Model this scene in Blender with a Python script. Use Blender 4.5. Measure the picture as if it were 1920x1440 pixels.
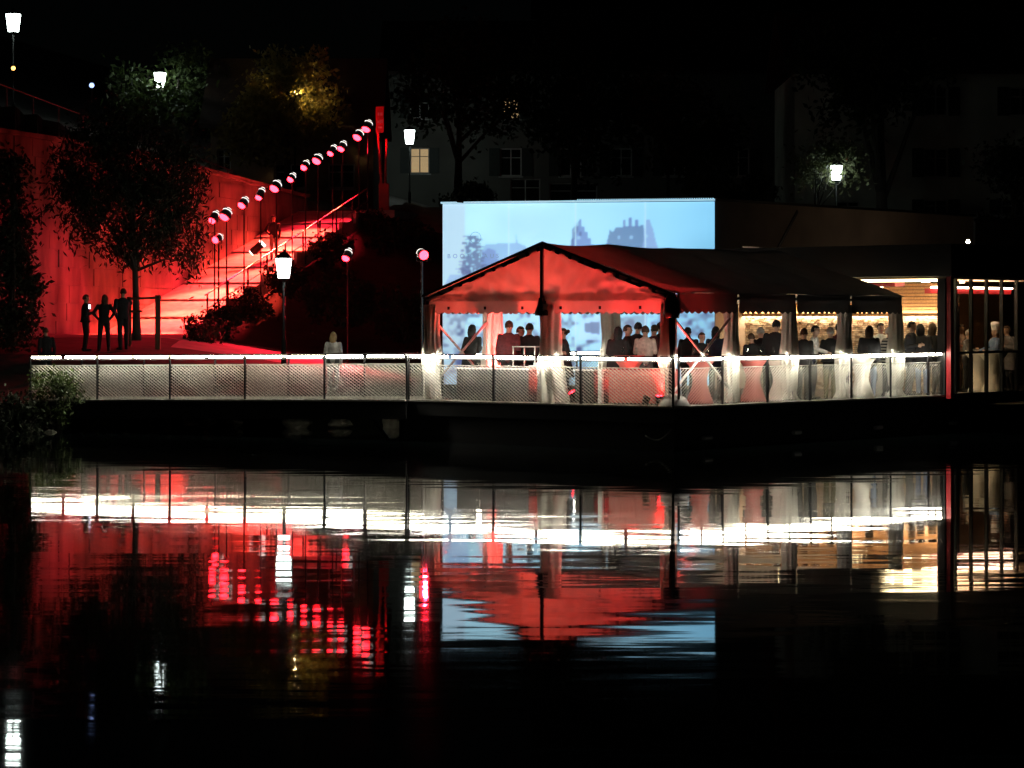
import bpy, bmesh, math, random
import numpy as np
from mathutils import Vector, Matrix
random.seed(7); RNG = np.random.default_rng(7)
S = bpy.context.scene
for o in list(bpy.data.objects): bpy.data.objects.remove(o)
COL = S.collection
# ------------------------------------------------------------------ camera, sky, exposure
F = 4785.0; HC = 2.83                     # focal length in photo pixels, eye height above the water
cam = bpy.data.cameras.new('camera'); camo = bpy.data.objects.new('camera', cam); COL.objects.link(camo)
camo.location = (0, 0, HC); camo.rotation_euler = (math.radians(90), 0, 0)
cam.sensor_width = 36; cam.lens = 36 * F / 1920; cam.shift_y = -120 / 1920
cam.clip_start = 0.5; cam.clip_end = 2000
S.camera = camo
W = bpy.data.worlds.new('World'); S.world = W; W.use_nodes = True
nt = W.node_tree; nt.nodes.clear()
wo = nt.nodes.new('ShaderNodeOutputWorld'); bg = nt.nodes.new('ShaderNodeBackground'); sk = nt.nodes.new('ShaderNodeTexSky')
sk.sky_type = 'NISHITA'; sk.sun_disc = False
sk.sun_elevation = math.radians(12); sk.sun_rotation = math.radians(200)
bg.inputs['Strength'].default_value = 0.0001
nt.links.new(sk.outputs[0], bg.inputs[0]); nt.links.new(bg.outputs[0], wo.inputs[0])
sl = bpy.data.lights.new('moon', 'SUN'); sl.energy = 0.0015; sl.angle = math.radians(0.5); sl.color = (0.8, 0.88, 1)
slo = bpy.data.objects.new('moon', sl); COL.objects.link(slo); slo.rotation_euler = (math.radians(60), 0, math.radians(-20))
S.view_settings.view_transform = 'Standard'; S.view_settings.look = 'None'
S.view_settings.exposure = 0; S.view_settings.gamma = 1
S.render.resolution_x = 1024; S.render.resolution_y = 768
S.cycles.max_bounces = 8; S.cycles.transparent_max_bounces = 24

# ------------------------------------------------------------------ materials
MATS = {}
def mat(name, col=(.5, .5, .5), rough=.6, metal=0, var=.15, scale=6, bump=0, emit=None, es=0, transl=0, spec=None, stretch=None):
    if name in MATS: return MATS[name]
    m = bpy.data.materials.new(name); m.use_nodes = True; t = m.node_tree; N = t.nodes; K = t.links
    b = N['Principled BSDF']; out = N['Material Output']
    b.inputs['Roughness'].default_value = rough; b.inputs['Metallic'].default_value = metal
    if spec is not None: b.inputs['Specular IOR Level'].default_value = spec
    tc = N.new('ShaderNodeTexCoord'); mp = N.new('ShaderNodeMapping')
    if stretch: mp.inputs['Scale'].default_value = stretch
    K.new(tc.outputs['Object'], mp.inputs[0])
    nz = N.new('ShaderNodeTexNoise'); nz.inputs['Scale'].default_value = scale; nz.inputs['Detail'].default_value = 6
    K.new(mp.outputs[0], nz.inputs['Vector'])
    cr = N.new('ShaderNodeValToRGB')
    cr.color_ramp.elements[0].position = .3; cr.color_ramp.elements[1].position = .7
    cr.color_ramp.elements[0].color = (*[max(0, c * (1 - var)) for c in col], 1)
    cr.color_ramp.elements[1].color = (*[min(1, c * (1 + var)) for c in col], 1)
    K.new(nz.outputs[0], cr.inputs[0]); K.new(cr.outputs[0], b.inputs['Base Color'])
    if bump:
        bp = N.new('ShaderNodeBump'); bp.inputs['Strength'].default_value = bump; bp.inputs['Distance'].default_value = .02
        K.new(nz.outputs[0], bp.inputs['Height']); K.new(bp.outputs[0], b.inputs['Normal'])
    if emit:
        b.inputs['Emission Color'].default_value = (*emit, 1); b.inputs['Emission Strength'].default_value = es
    if transl:
        tr = N.new('ShaderNodeBsdfTranslucent'); mx = N.new('ShaderNodeMixShader'); mx.inputs[0].default_value = transl
        K.new(cr.outputs[0], tr.inputs[0]); K.new(b.outputs[0], mx.inputs[1]); K.new(tr.outputs[0], mx.inputs[2])
        K.new(mx.outputs[0], out.inputs[0])
    MATS[name] = m; return m
def glass(name, tint=(.9, .95, .95), refl=.12):
    m = bpy.data.materials.new(name); m.use_nodes = True; t = m.node_tree; N = t.nodes; K = t.links
    N.remove(N['Principled BSDF']); out = N['Material Output']
    a = N.new('ShaderNodeBsdfTransparent'); a.inputs[0].default_value = (*tint, 1)
    g = N.new('ShaderNodeBsdfGlossy'); g.inputs['Roughness'].default_value = .02
    f = N.new('ShaderNodeLayerWeight'); f.inputs[0].default_value = .5
    pw = N.new('ShaderNodeMath'); pw.operation = 'POWER'; pw.inputs[1].default_value = 4; K.new(f.outputs['Facing'], pw.inputs[0])
    ml = N.new('ShaderNodeMath'); ml.operation = 'MULTIPLY_ADD'; ml.inputs[1].default_value = .5; ml.inputs[2].default_value = refl * .3; K.new(pw.outputs[0], ml.inputs[0])
    x = N.new('ShaderNodeMixShader'); K.new(ml.outputs[0], x.inputs[0]); K.new(a.outputs[0], x.inputs[1]); K.new(g.outputs[0], x.inputs[2])
    K.new(x.outputs[0], out.inputs[0]); MATS[name] = m; return m
RED = (1, .015, .036); HOT = (1, .046, .026); TRED = (1, .038, .034)
M_black = mat('black_steel', (.012, .012, .013), .5, .3)
M_dark = mat('dark_steel', (.03, .03, .032), .45, .6)
M_steel = mat('galvanised', (.5, .48, .42), .5, 0, .3, 20)
M_rail = mat('rail_steel', (.3, .29, .27), .4, .7, .2, 12)
M_led = mat('led_strip', (.9, .9, .8), .5, emit=(1, .95, .78), es=80)
M_led2 = mat('led_strip_dimmer', (.9, .9, .8), .5, emit=(1, .93, .72), es=55)
M_led3 = mat('led_strip_bright', (.9, .9, .8), .5, emit=(1, .96, .82), es=105)
M_ledfill = mat('led_far_fill', (.9, .9, .8), .5, emit=(1, .93, .6), es=5)  # strips added on the bridge's far rail to light the shore rocks
M_ledw = mat('led_warm', (.9, .8, .6), .5, emit=(1, .72, .34), es=6)
M_deck = mat('deck_wood', (.05, .043, .036), .7, 0, .35, 4, .3, stretch=(8, 1, 1))
M_hull = mat('hull_black', (.008, .008, .009), .6, 0, .4, 3, .2)
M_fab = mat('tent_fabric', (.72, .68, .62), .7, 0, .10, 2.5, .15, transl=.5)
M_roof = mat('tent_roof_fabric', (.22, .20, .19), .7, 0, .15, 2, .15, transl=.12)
M_curt = mat('curtain_fabric', (.86, .83, .75), .8, 0, .06, 5, .1, transl=.25)
M_frame = mat('tent_frame', (.05, .045, .045), .4, .5)
M_alu = mat('aluminium', (.6, .58, .55), .35, .6, .1, 20)
M_chrome = mat('chrome_can', (.55, .55, .56), .3, .9, .1, 8)
M_lens = mat('red_gel_lens', (.3, .01, .01), .3, emit=(1, .011, .02), es=32)
M_canglow = mat('can_leak_and_rim_glow', (.8, .8, .8), .4, emit=(1, .93, .85), es=2.6)
M_lamp = mat('lantern_glass', (.8, .9, .85), .3, emit=(.84, 1, .93), es=20)
M_lampw = mat('lantern_glass_amber', (.9, .7, .3), .3, emit=(1, .72, .30), es=900)
M_iron = mat('cast_iron', (.015, .017, .016), .5, .4, .3, 10)
M_stone = mat('wall_plaster', (.15, .142, .135), .9, 0, .75, .9, 1.0, stretch=(1, 1, .35))
M_step = mat('stair_stone', (.36, .34, .32), .85, 0, .25, 3, .4)
M_ground = mat('plaza_paving', (.20, .19, .18), .9, 0, .3, 1.2, .5)
M_soil = mat('dark_bank_soil', (.022, .024, .016), .95, 0, .5, 2, .8)
M_leaf = mat('leaf_green', (.05, .075, .02), .7, 0, .5, 1.5, transl=.3)
M_leafd = mat('leaf_dark', (.022, .032, .014), .8, 0, .5, 1.5, transl=.2)
M_bark = mat('bark', (.05, .042, .035), .9, 0, .4, 8, .6, stretch=(1, 1, .2))
M_wood = mat('stake_wood', (.12, .08, .05), .8, 0, .3, 6, .3, stretch=(1, 1, .1))
M_rock = mat('shore_rock', (.12, .115, .09), .9, 0, .35, 3, .8)
M_facade = mat('facade_plaster', (.13, .13, .115), .9, 0, .2, .5, .3)
M_facade2 = mat('facade_plaster_pale', (.5, .52, .45), .9, 0, .25, .6, .3)
M_pwall = mat('pavilion_wall', (.45, .38, .32), .8, 0, .25, .6, .3)
M_tile = mat('roof_tile', (.05, .03, .025), .8, 0, .3, 5, .4)
M_shut = mat('shutter_green', (.02, .03, .025), .6)
M_wfr = mat('window_frame_white', (.42, .42, .4), .5)
M_pane = mat('window_pane_dark', (.01, .011, .012), .08)
M_lit = mat('window_lit', (.6, .4, .2), .4, emit=(1, .68, .33), es=.32, var=.5, scale=2)
M_litc = mat('window_lit_cold', (.4, .5, .6), .4, emit=(.5, .78, 1), es=.6)
M_litp = mat('window_lit_pink', (.4, .3, .4), .4, emit=(1, .35, .6), es=.35)
M_redp = mat('red_paint', (.34, .008, .014), .45)
M_woodw = mat('timber_slat', (.42, .24, .11), .6, 0, .25, 3, .2, stretch=(1, 12, 12))
M_clad = mat('cladding_stone', (.62, .52, .40), .85, 0, .45, 9, .6)
M_clad2 = mat('cladding_stone_dark', (.34, .24, .16), .85, 0, .4, 9, .6)
M_ceil = mat('ceiling_panel', (.55, .42, .28), .7)
M_cloth = mat('table_cloth', (.78, .74, .66), .8, 0, .06, 6)
M_cloth_r = mat('cloth_red_and_redlit', (.55, .16, .14), .8, 0, .1, 6)  # standing tables get the tent's red light as cloth colour; counter drape is red
M_blk_box = mat('black_counter', (.03, .03, .032), .5)
M_white = mat('white_laminate', (.75, .74, .72), .4)
M_glass = glass('clear_glass')
M_dglass = glass('tinted_glass', (.85, .84, .8))
# people
SK = {'skin': (.42, .26, .19), 'black': (.012, .012, .014), 'navy': (.02, .025, .05), 'jeans': (.16, .22, .36), 'grey': (.12, .12, .125),
      'white': (.7, .69, .66), 'pinkwhite': (.55, .48, .44), 'maroon': (.10, .02, .025), 'red': (.35, .03, .03), 'blue': (.10, .17, .30),
      'beige': (.42, .35, .26), 'brown': (.06, .035, .02), 'blond': (.35, .24, .11), 'greyhair': (.35, .34, .33), 'whitehair': (.7, .68, .64),
      'stripe': (.45, .43, .38), 'shoe': (.02, .02, .02), 'olive': (.14, .13, .05)}
def pm(n):
    c = SK[n]
    return mat('person_' + n, c, .55 if n == 'skin' else .85, 0, .08 if n == 'skin' else .25, 14, 0 if n == 'skin' else .15)
def stripe_mat():
    m = mat('person_stripe', SK['stripe'], .85); t = m.node_tree; N = t.nodes; K = t.links
    tc = N.new('ShaderNodeTexCoord'); wv = N.new('ShaderNodeTexWave'); wv.bands_direction = 'Z'; wv.inputs['Scale'].default_value = 4.2
    K.new(tc.outputs['Object'], wv.inputs[0]); r = N.new('ShaderNodeValToRGB')
    r.color_ramp.elements[0].color = (.5, .48, .42, 1); r.color_ramp.elements[1].color = (.03, .03, .035, 1); r.color_ramp.elements[0].position = .45; r.color_ramp.elements[1].position = .55
    K.new(wv.outputs[0], r.inputs[0]); K.new(r.outputs[0], N['Principled BSDF'].inputs['Base Color'])
stripe_mat()

# ------------------------------------------------------------------ geometry helpers
class MB:
    def __init__(s, M=None): s.v = []; s.f = []; s.M = M
    def _a(s, vs, fs):
        n = len(s.v)
        s.v += [tuple(s.M @ Vector(p)) for p in vs] if s.M else [tuple(p) for p in vs]
        s.f += [tuple(i + n for i in f) for f in fs]; return s
    def box(s, x0, x1, y0, y1, z0, z1):
        return s._a([(x0, y0, z0), (x1, y0, z0), (x1, y1, z0), (x0, y1, z0), (x0, y0, z1), (x1, y0, z1), (x1, y1, z1), (x0, y1, z1)],
                    [(0, 3, 2, 1), (4, 5, 6, 7), (0, 1, 5, 4), (1, 2, 6, 5), (2, 3, 7, 6), (3, 0, 4, 7)])
    def hexa(s, p): return s._a(p, [(0, 3, 2, 1), (4, 5, 6, 7), (0, 1, 5, 4), (1, 2, 6, 5), (2, 3, 7, 6), (3, 0, 4, 7)])
    def bar(s, a, b, w, h=None, up=(0, 0, 1)):
        a = Vector(a); b = Vector(b); h = h or w; d = (b - a).normalized(); up = Vector(up)
        if abs(d.dot(up)) > .98: up = Vector((0, 1, 0))
        x = d.cross(up).normalized() * w / 2; y = x.cross(d).normalized() * h / 2
        return s.hexa([a - x - y, a + x - y, b + x - y, b - x - y, a - x + y, a + x + y, b + x + y, b - x + y])
    def tube(s, pts, r, n=8, cap=True):
        pts = [Vector(p) for p in pts]; rs = r if isinstance(r, (list, tuple)) else [r] * len(pts)
        vs = []; fs = []
        for i, p in enumerate(pts):
            d = (pts[min(i + 1, len(pts) - 1)] - pts[max(i - 1, 0)]).normalized()
            u = Vector((0, 0, 1)) if abs(d.z) < .95 else Vector((1, 0, 0))
            x = d.cross(u).normalized(); y = x.cross(d)
            for k in range(n):
                a = 2 * math.pi * k / n; vs.append(p + (x * math.cos(a) + y * math.sin(a)) * rs[i])
        for i in range(len(pts) - 1):
            for k in range(n):
                k2 = (k + 1) % n; fs.append((i * n + k, i * n + k2, (i + 1) * n + k2, (i + 1) * n + k))
        if cap: fs.append(tuple(range(n))[::-1]); fs.append(tuple(range((len(pts) - 1) * n, len(pts) * n)))
        return s._a(vs, fs)
    def rings(s, rings, cap=True):
        n = len(rings[0]); vs = [p for r in rings for p in r]; fs = []
        for i in range(len(rings) - 1):
            for k in range(n):
                k2 = (k + 1) % n; fs.append((i * n + k, i * n + k2, (i + 1) * n + k2, (i + 1) * n + k))
        if cap: fs.append(tuple(range(n))[::-1]); fs.append(tuple(range((len(rings) - 1) * n, len(rings) * n)))
        return s._a(vs, fs)
    def grid(s, nx, ny, fn, thick=None):
        vs = [fn(i / nx, j / ny) for j in range(ny + 1) for i in range(nx + 1)]
        fs = [(j * (nx + 1) + i, j * (nx + 1) + i + 1, (j + 1) * (nx + 1) + i + 1, (j + 1) * (nx + 1) + i) for j in range(ny) for i in range(nx)]
        return s._a(vs, fs)
    def sphere(s, c, r, seg=10, rg=7):
        r = r if isinstance(r, (list, tuple)) else (r, r, r)
        R = []
        for j in range(1, rg):
            t = math.pi * j / rg
            R.append([(c[0] + r[0] * math.sin(t) * math.cos(2 * math.pi * k / seg), c[1] + r[1] * math.sin(t) * math.sin(2 * math.pi * k / seg), c[2] - r[2] * math.cos(t)) for k in range(seg)])
        return s.rings(R)
    def build(s, name, m, parent=None, smooth=False):
        me = bpy.data.meshes.new(name); off = parent_loc(parent)
        me.from_pydata([(a - off[0], b - off[1], c - off[2]) for a, b, c in s.v], [], s.f); me.update()
        if smooth: me.polygons.foreach_set('use_smooth', [True] * len(me.polygons))
        if m: me.materials.append(m)
        o = bpy.data.objects.new(name, me); COL.objects.link(o)
        if parent: o.parent = parent
        return o
def parent_loc(p):
    v = Vector((0, 0, 0))
    while p: v = v + p.location; p = p.parent
    return v
def tag(o, label, cat, group=None):
    o['label'] = label; o['category'] = cat
    if group: o['group'] = group
    return o
def struct(o, kind='structure'): o['kind'] = kind; return o
def thing(name, label, cat, loc, group=None):
    o = bpy.data.objects.new(name, None); COL.objects.link(o); o.location = loc; o.empty_display_size = .2
    return tag(o, label, cat, group)
def rebase(o, loc):                       # move the origin of a single-mesh thing to its base
    loc = Vector(loc); o.data.transform(Matrix.Translation(-loc)); o.location = loc; return o
def at(x, y, Y): return Vector(((x - 960) / F * Y, Y, HC - (y - 600) / F * Y))
def atx(x, Y): return (x - 960) / F * Y
def aim(o, target):
    o.rotation_euler = (Vector(target) - Vector(o.location)).to_track_quat('-Z', 'Y').to_euler()
def spot(parent, loc, target, energy, color=RED, size=40, blend=.6, rad=.05):
    l = bpy.data.lights.new('lamp_light', 'SPOT'); l.energy = energy; l.color = color; l.spot_size = math.radians(size); l.spot_blend = blend; l.shadow_soft_size = rad
    o = bpy.data.objects.new('lamp_light', l); COL.objects.link(o); o.location = Vector(loc)
    aim(o, target); o.location = Vector(loc) - parent_loc(parent); o.parent = parent
    return o
# frames:  T: terrace (x to the right along the gable, y back along the tent side, origin on the corner)
c, s_ = .765, .644
T = Matrix(((c, s_, 0, 3.5), (-s_, c, 0, 55.0), (0, 0, 1, 0), (0, 0, 0, 1)))
DZ = .92                                  # deck height over the water
def TW(x, y, z): return T @ Vector((x, y, z))
dn = math.hypot(.267, .966); D2 = (.267 / dn, .966 / dn)
SX, SY = -10.76, 90.0
ST = Matrix(((D2[1], D2[0], 0, SX), (-D2[0], D2[1], 0, SY), (0, 0, 1, 0), (0, 0, 0, 1)))   # x right of the stairs' right edge, y up the stairs
def SW(x, y, z): return ST @ Vector((x, y, z))
SL = .2605
def stair_z(r): return .95 + SL * (min(max(r, -7.2), 17.6) + 7.2)

# ------------------------------------------------------------------ water
def water():
    mb = MB(); mb.grid(1, 1, lambda a, b: (-90 + 180 * a, 4 + 86 * b, 0))
    m = bpy.data.materials.new('river_water'); m.use_nodes = True; t = m.node_tree; N = t.nodes; K = t.links
    b = N['Principled BSDF']; b.inputs['Base Color'].default_value = (.002, .003, .003, 1); b.inputs['Roughness'].default_value = .03; b.inputs['IOR'].default_value = 1.333
    tc = N.new('ShaderNodeTexCoord')
    def nz(scale, sx, sy, det, off):
        mp = N.new('ShaderNodeMapping'); mp.inputs['Scale'].default_value = (sx, sy, 1); mp.inputs['Location'].default_value = (off, off, 0); mp.inputs['Rotation'].default_value = (0, 0, .06)
        K.new(tc.outputs['Object'], mp.inputs[0]); n = N.new('ShaderNodeTexNoise'); n.inputs['Scale'].default_value = scale; n.inputs['Detail'].default_value = det
        K.new(mp.outputs[0], n.inputs['Vector']); sb = N.new('ShaderNodeVectorMath'); sb.operation = 'SUBTRACT'; sb.inputs[1].default_value = (.5, .5, .5)
        K.new(n.outputs['Color'], sb.inputs[0]); return sb.outputs[0]
    def mul(v, k):
        q = N.new('ShaderNodeVectorMath'); q.operation = 'MULTIPLY'; q.inputs[1].default_value = k; K.new(v, q.inputs[0]); return q.outputs[0]
    def add(a, b_):
        q = N.new('ShaderNodeVectorMath'); q.operation = 'ADD'; K.new(a, q.inputs[0])
        if isinstance(b_, tuple): q.inputs[1].default_value = b_
        else: K.new(b_, q.inputs[1])
        return q.outputs[0]
    n = add(mul(nz(1, .22, 1.7, 3, 0), (.003, .016, 0)), mul(nz(1, .55, 3.4, 3, 13), (.004, .026, 0)))
    n = add(n, mul(nz(1, 1.6, 8.0, 2, 29), (.004, .010, 0)))
    pn = N.new('ShaderNodeTexNoise'); pn.inputs['Scale'].default_value = .09; K.new(tc.outputs['Object'], pn.inputs['Vector'])
    mr = N.new('ShaderNodeMapRange'); mr.inputs[1].default_value = .35; mr.inputs[2].default_value = .65; mr.inputs[3].default_value = .5; mr.inputs[4].default_value = 1.25; K.new(pn.outputs[0], mr.inputs[0])
    sc_ = N.new('ShaderNodeVectorMath'); sc_.operation = 'SCALE'; K.new(n, sc_.inputs[0]); K.new(mr.outputs[0], sc_.inputs['Scale']); n = sc_.outputs[0]
    n = add(n, (0, 0, 1)); q = N.new('ShaderNodeVectorMath'); q.operation = 'NORMALIZE'; K.new(n, q.inputs[0]); K.new(q.outputs[0], b.inputs['Normal'])
    o = mb.build('water', m); struct(o)
water()

# ------------------------------------------------------------------ terrain
def sm(a, b, x):
    t = min(1, max(0, (x - a) / (b - a))); return t * t * (3 - 2 * t)
def ground_z(X, Y):
    rx, ry = X - SX, Y - SY
    r = rx * D2[0] + ry * D2[1]; w = -(rx * D2[1] - ry * D2[0])
    z = -.9 + 1.75 * sm(66.2, 69.5, Y) + .1 * sm(69, 80, Y)
    if w > 3.72:
        rr = min(max(r, -25), 15); zz = 8.0 + .083 * (15 - rr) + .30 * max(0, w - 5.5)
        return zz if r > -16 else z
    z += (.95 + .45 * sm(75, 83, Y)) * min(1, max(0, (-3.0 - X) / 8)) * sm(70, 75, Y)
    if w > -.05:
        zs = stair_z(r) - .35; return max(z if r < -1 else -9, zs) if r < 17.6 else max(7.45, zs) + .02 * max(0, r - 17.6)
    zb = .95 + min(7.05, max(0, SL * (r + 5.6 + .8 * w))) - .25 * sm(0, 1, -w)
    z = max(z, zb)
    if Y > 116: z += .035 * (Y - 116)
    if X > 2: z = min(z, 1 + 7 * sm(88, 112, Y))
    return z
def terrain():
    mb = MB(); xs = list(np.arange(-70, -24, 3.0)) + list(np.arange(-24, 4, .45)) + list(np.arange(4, 75, 3.0)); ys = list(np.arange(65, 112, .5)) + list(np.arange(112, 260, 4.0))
    vs = [(x, y, ground_z(x, y) + random.uniform(-.02, .02)) for y in ys for x in xs]; nx = len(xs)
    fs = []; mi = []
    for j in range(len(ys) - 1):
        for i in range(nx - 1):
            fs.append((j * nx + i, j * nx + i + 1, (j + 1) * nx + i + 1, (j + 1) * nx + i))
            X, Y = xs[i], ys[j]; rx, ry = X - SX, Y - SY
            r = rx * D2[0] + ry * D2[1]; w = -(rx * D2[1] - ry * D2[0])
            pave = (Y > 78.3 and (X > -10.8 or Y > 80.6) and Y < 96 and w < 3.7 and (r < -5.0 + .8 * max(0, -w) or (w > -.05 and r < -2))) or r > 18.5
            mi.append(0 if pave else 1)
    mb.v = vs; mb.f = fs
    o = mb.build('ground', M_ground, None, True); o.data.materials.append(M_soil); o.data.polygons.foreach_set('material_index', mi); struct(o)
terrain()

# ------------------------------------------------------------------ stairway, retaining wall
def stairway():
    root = thing('stairway', 'long red-lit stone stairway climbing beside the high retaining wall', 'stairs', SW(-1.5, -7.2, .95))
    n = 10; dr = 24.8 / n; dz = SL * dr; st = .06
    z0 = .95
    base = MB(ST).hexa([(-3.1, -7.2, z0 - .4), (0, -7.2, z0 - .4), (0, -7.2 + dr + .1, z0 + dz - .5), (-3.1, -7.2 + dr + .1, z0 + dz - .5), (-3.1, -7.2, z0 + st), (0, -7.2, z0 + st), (0, -7.2 + dr + .03, z0 + dz - .002), (-3.1, -7.2 + dr + .03, z0 + dz - .002)]).build('ramp_step', M_step, root)
    for k in range(1, n):
        d = ST.to_3x3() @ Vector((0, k * dr, k * dz))
        for src in (base,):
            q = src.copy(); COL.objects.link(q); q.parent = root; q.location = src.location + d
    for k in range(14): MB(ST).box(.002, .14, -7 + k * 1.75, -7 + k * 1.75 + 1.73, stair_z(-7 + k * 1.75) - .4, stair_z(-7 + k * 1.75 + .9) + .1).build('edge_stone', M_step, root)
    MB(ST).box(-3.1, 1.2, 17.62, 25, 7.1, 7.43).build('landing', M_step, root)
stairway()
def wall():
    root = thing('retaining_wall', 'tall plastered retaining wall glowing red on the left', 'wall', SW(-3.5, 0, .9))
    def prof(r): return 8.8 - .75 * min(1, max(0, (r - 1) / 17))
    # courses of big ashlar blocks with recessed joints
    rs = -17.0; k = 0
    body = MB(ST)
    for i in range(36):
        a, b = rs + i, rs + i + 1
        body.hexa([(-4.05, a, -.5), (-3.16, a, -.5), (-3.16, b, -.5), (-4.05, b, -.5), (-4.05, a, prof(a)), (-3.16, a, prof(a)), (-3.16, b, prof(b)), (-4.05, b, prof(b))])
    body.build('wall_core', M_stone, root)
    first = {}
    def zbase(r): return stair_z(r) if r > -3 else 1.5
    for row in range(13):
        z0 = 1.0 + row * .6; r = -16.5 + (row % 2) * .6
        while r < 18.4:
            L = random.choice((1.1, 1.3, 1.5)); 
            if z0 + .6 < prof(r + L) and z0 + .6 > zbase(r) - .1 and r > -11:
                pr = random.uniform(.01, .05)
                blk = MB(ST).box(-3.17, -3.15 + pr, r + .012, r + L - .012, z0 + .012, z0 + .588).build('stone_block', M_stone, root)
            r += L
    cp = MB(ST)
    for i in range(36):
        a, b = rs + i, rs + i + .985
        cp.hexa([(-4.15, a, prof(a) + .003), (-3.02, a, prof(a) + .003), (-3.02, b, prof(b) + .003), (-4.15, b, prof(b) + .003), (-4.15, a, prof(a) + .16), (-3.02, a, prof(a) + .16), (-3.02, b, prof(b) + .16), (-4.15, b, prof(b) + .16)])
    cp.build('coping', M_stone, root)
wall()
def upper_railing():
    root = thing('slope_railing', 'thin metal railing descending along the dark bank above the red wall', 'railing', SW(-5, 0, 9.2))
    def rz(r): return 9.0 + .083 * (15 - r)
    M = mat('slope_rail_steel', (.3, .26, .25), .4, .5)
    MB(ST).tube([(-5, -16, rz(-16)), (-5, 15, rz(15))], .03).build('top_rail', M, root)
    for k in range(16):
        r = -15.5 + 2 * k
        MB(ST).bar((-5, r, rz(r) - 1.1), (-5, r, rz(r)), .05).build('post', M, root)
upper_railing()
def stair_rail():
    root = thing('stair_handrail', 'double steel handrail rising along the right edge of the red stairway', 'handrail', SW(.15, 0, 2.8))
    MB(ST).tube([(.1, -.4, stair_z(-.4) + .98), (.1, 17.4, stair_z(17.4) + .98)], .028).build('top_rail', M_rail, root)
    MB(ST).tube([(.1, -.4, stair_z(-.4) + .45), (.1, 17.4, stair_z(17.4) + .45)], .02).build('lower_rail', M_rail, root)
    for k in range(10):
        r = -.2 + k * 1.95
        MB(ST).bar((.1, r, stair_z(r) - .3), (.1, r, stair_z(r) + .98), .05).build('post', M_dark, root)
stair_rail()

# ------------------------------------------------------------------ lanterns
def lantern(px, py, Y, label, m=M_lamp, sc=1.0, h=None):
    p = at(px, py, Y); gz = ground_z(p.x, p.y); gz = p.z - h if h else gz
    root = thing('street_lamp', label, 'street lamp', (p.x, p.y, gz), 'lantern street lamps')
    w1, w0, hh = .27 * sc, .19 * sc, .29 * sc
    MB().tube([(p.x, p.y, gz), (p.x, p.y, gz + .8), (p.x, p.y, gz + .82), (p.x, p.y, p.z - hh - .12)], [.09, .08, .05, .04], 10).build('post', M_iron, root, True)
    MB().tube([(p.x, p.y, p.z - hh - .12), (p.x, p.y, p.z - hh - .02)], [.05, .14 * sc], 8).build('collar', M_iron, root)
    g = MB()
    def ring(w, z): return [(p.x + w * math.cos(math.pi / 6 + k * math.pi / 3), p.y + w * math.sin(math.pi / 6 + k * math.pi / 3), z) for k in range(6)]
    g.rings([ring(w0 * .97, p.z - hh), ring(w1 * .97, p.z + hh)]).build('lantern_glass', m, root)
    for k in range(6):
        a = math.pi / 6 + k * math.pi / 3
        MB().bar((p.x + w0 * math.cos(a), p.y + w0 * math.sin(a), p.z - hh), (p.x + w1 * math.cos(a), p.y + w1 * math.sin(a), p.z + hh), .012).build('lantern_bar', M_iron, root)
    cap = MB(); cap.rings([ring(w1 * 1.12, p.z + hh + .002), ring(w1 * 1.0, p.z + hh + .05), ring(w1 * .45, p.z + hh + .17), ring(w1 * .12, p.z + hh + .21), ring(w1 * .12, p.z + hh + .28)]).build('lantern_cap', M_iron, root)
    return root
lantern(532, 503, 77, 'glowing white lantern on a slim post in front of the dark bank, lowest lantern')
lantern(768, 257, 145, 'white lantern glowing right of the red sign at the top of the stairs', sc=1.3)
lantern(300, 150, 126, 'white lantern shining among green leaves above the slope railing', sc=1.2)
lantern(25, 43, 117, 'white lantern in the far upper left corner of the night sky', sc=1.35)
lantern(1568, 324, 120, 'white lantern standing before the pale facade behind the pavilion', sc=1.15, h=4.5)
lantern(553, 172, 122.2, 'amber lamp half hidden inside the golden-lit tree', M_lampw, sc=.42)
def small_lamp(px, py, Y, col, es, label, r=.06, post=.9):
    p = at(px, py, Y)
    root = thing('marker_lamp', label, 'lamp', (p.x, p.y, p.z - post), None)
    MB().tube([(p.x, p.y, p.z - post), (p.x, p.y, p.z - r)], .03).build('post', M_iron, root)
    MB().sphere(p, r).build('bulb', mat('marker_bulb_%d' % px, (.5, .5, .5), emit=col, es=es), root, True)
    MB().tube([(p.x, p.y, p.z + r * .9), (p.x, p.y, p.z + r * 1.5)], [r * 1.2, r * .4], 10).build('cap', M_iron, root)
small_lamp(25, 128, 84, (1, .45, .1), 5, 'small orange lamp on the slope railing at the left edge', .07, .5)
small_lamp(172, 160, 90, (.35, .5, 1), 2.5, 'small blue-white lamp beside the slope railing', .09, .6)
small_lamp(1815, 453, 74, (1, .70, .45), 170, 'tiny amber lamp over the pavilion roof at right', .05, .6)

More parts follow.
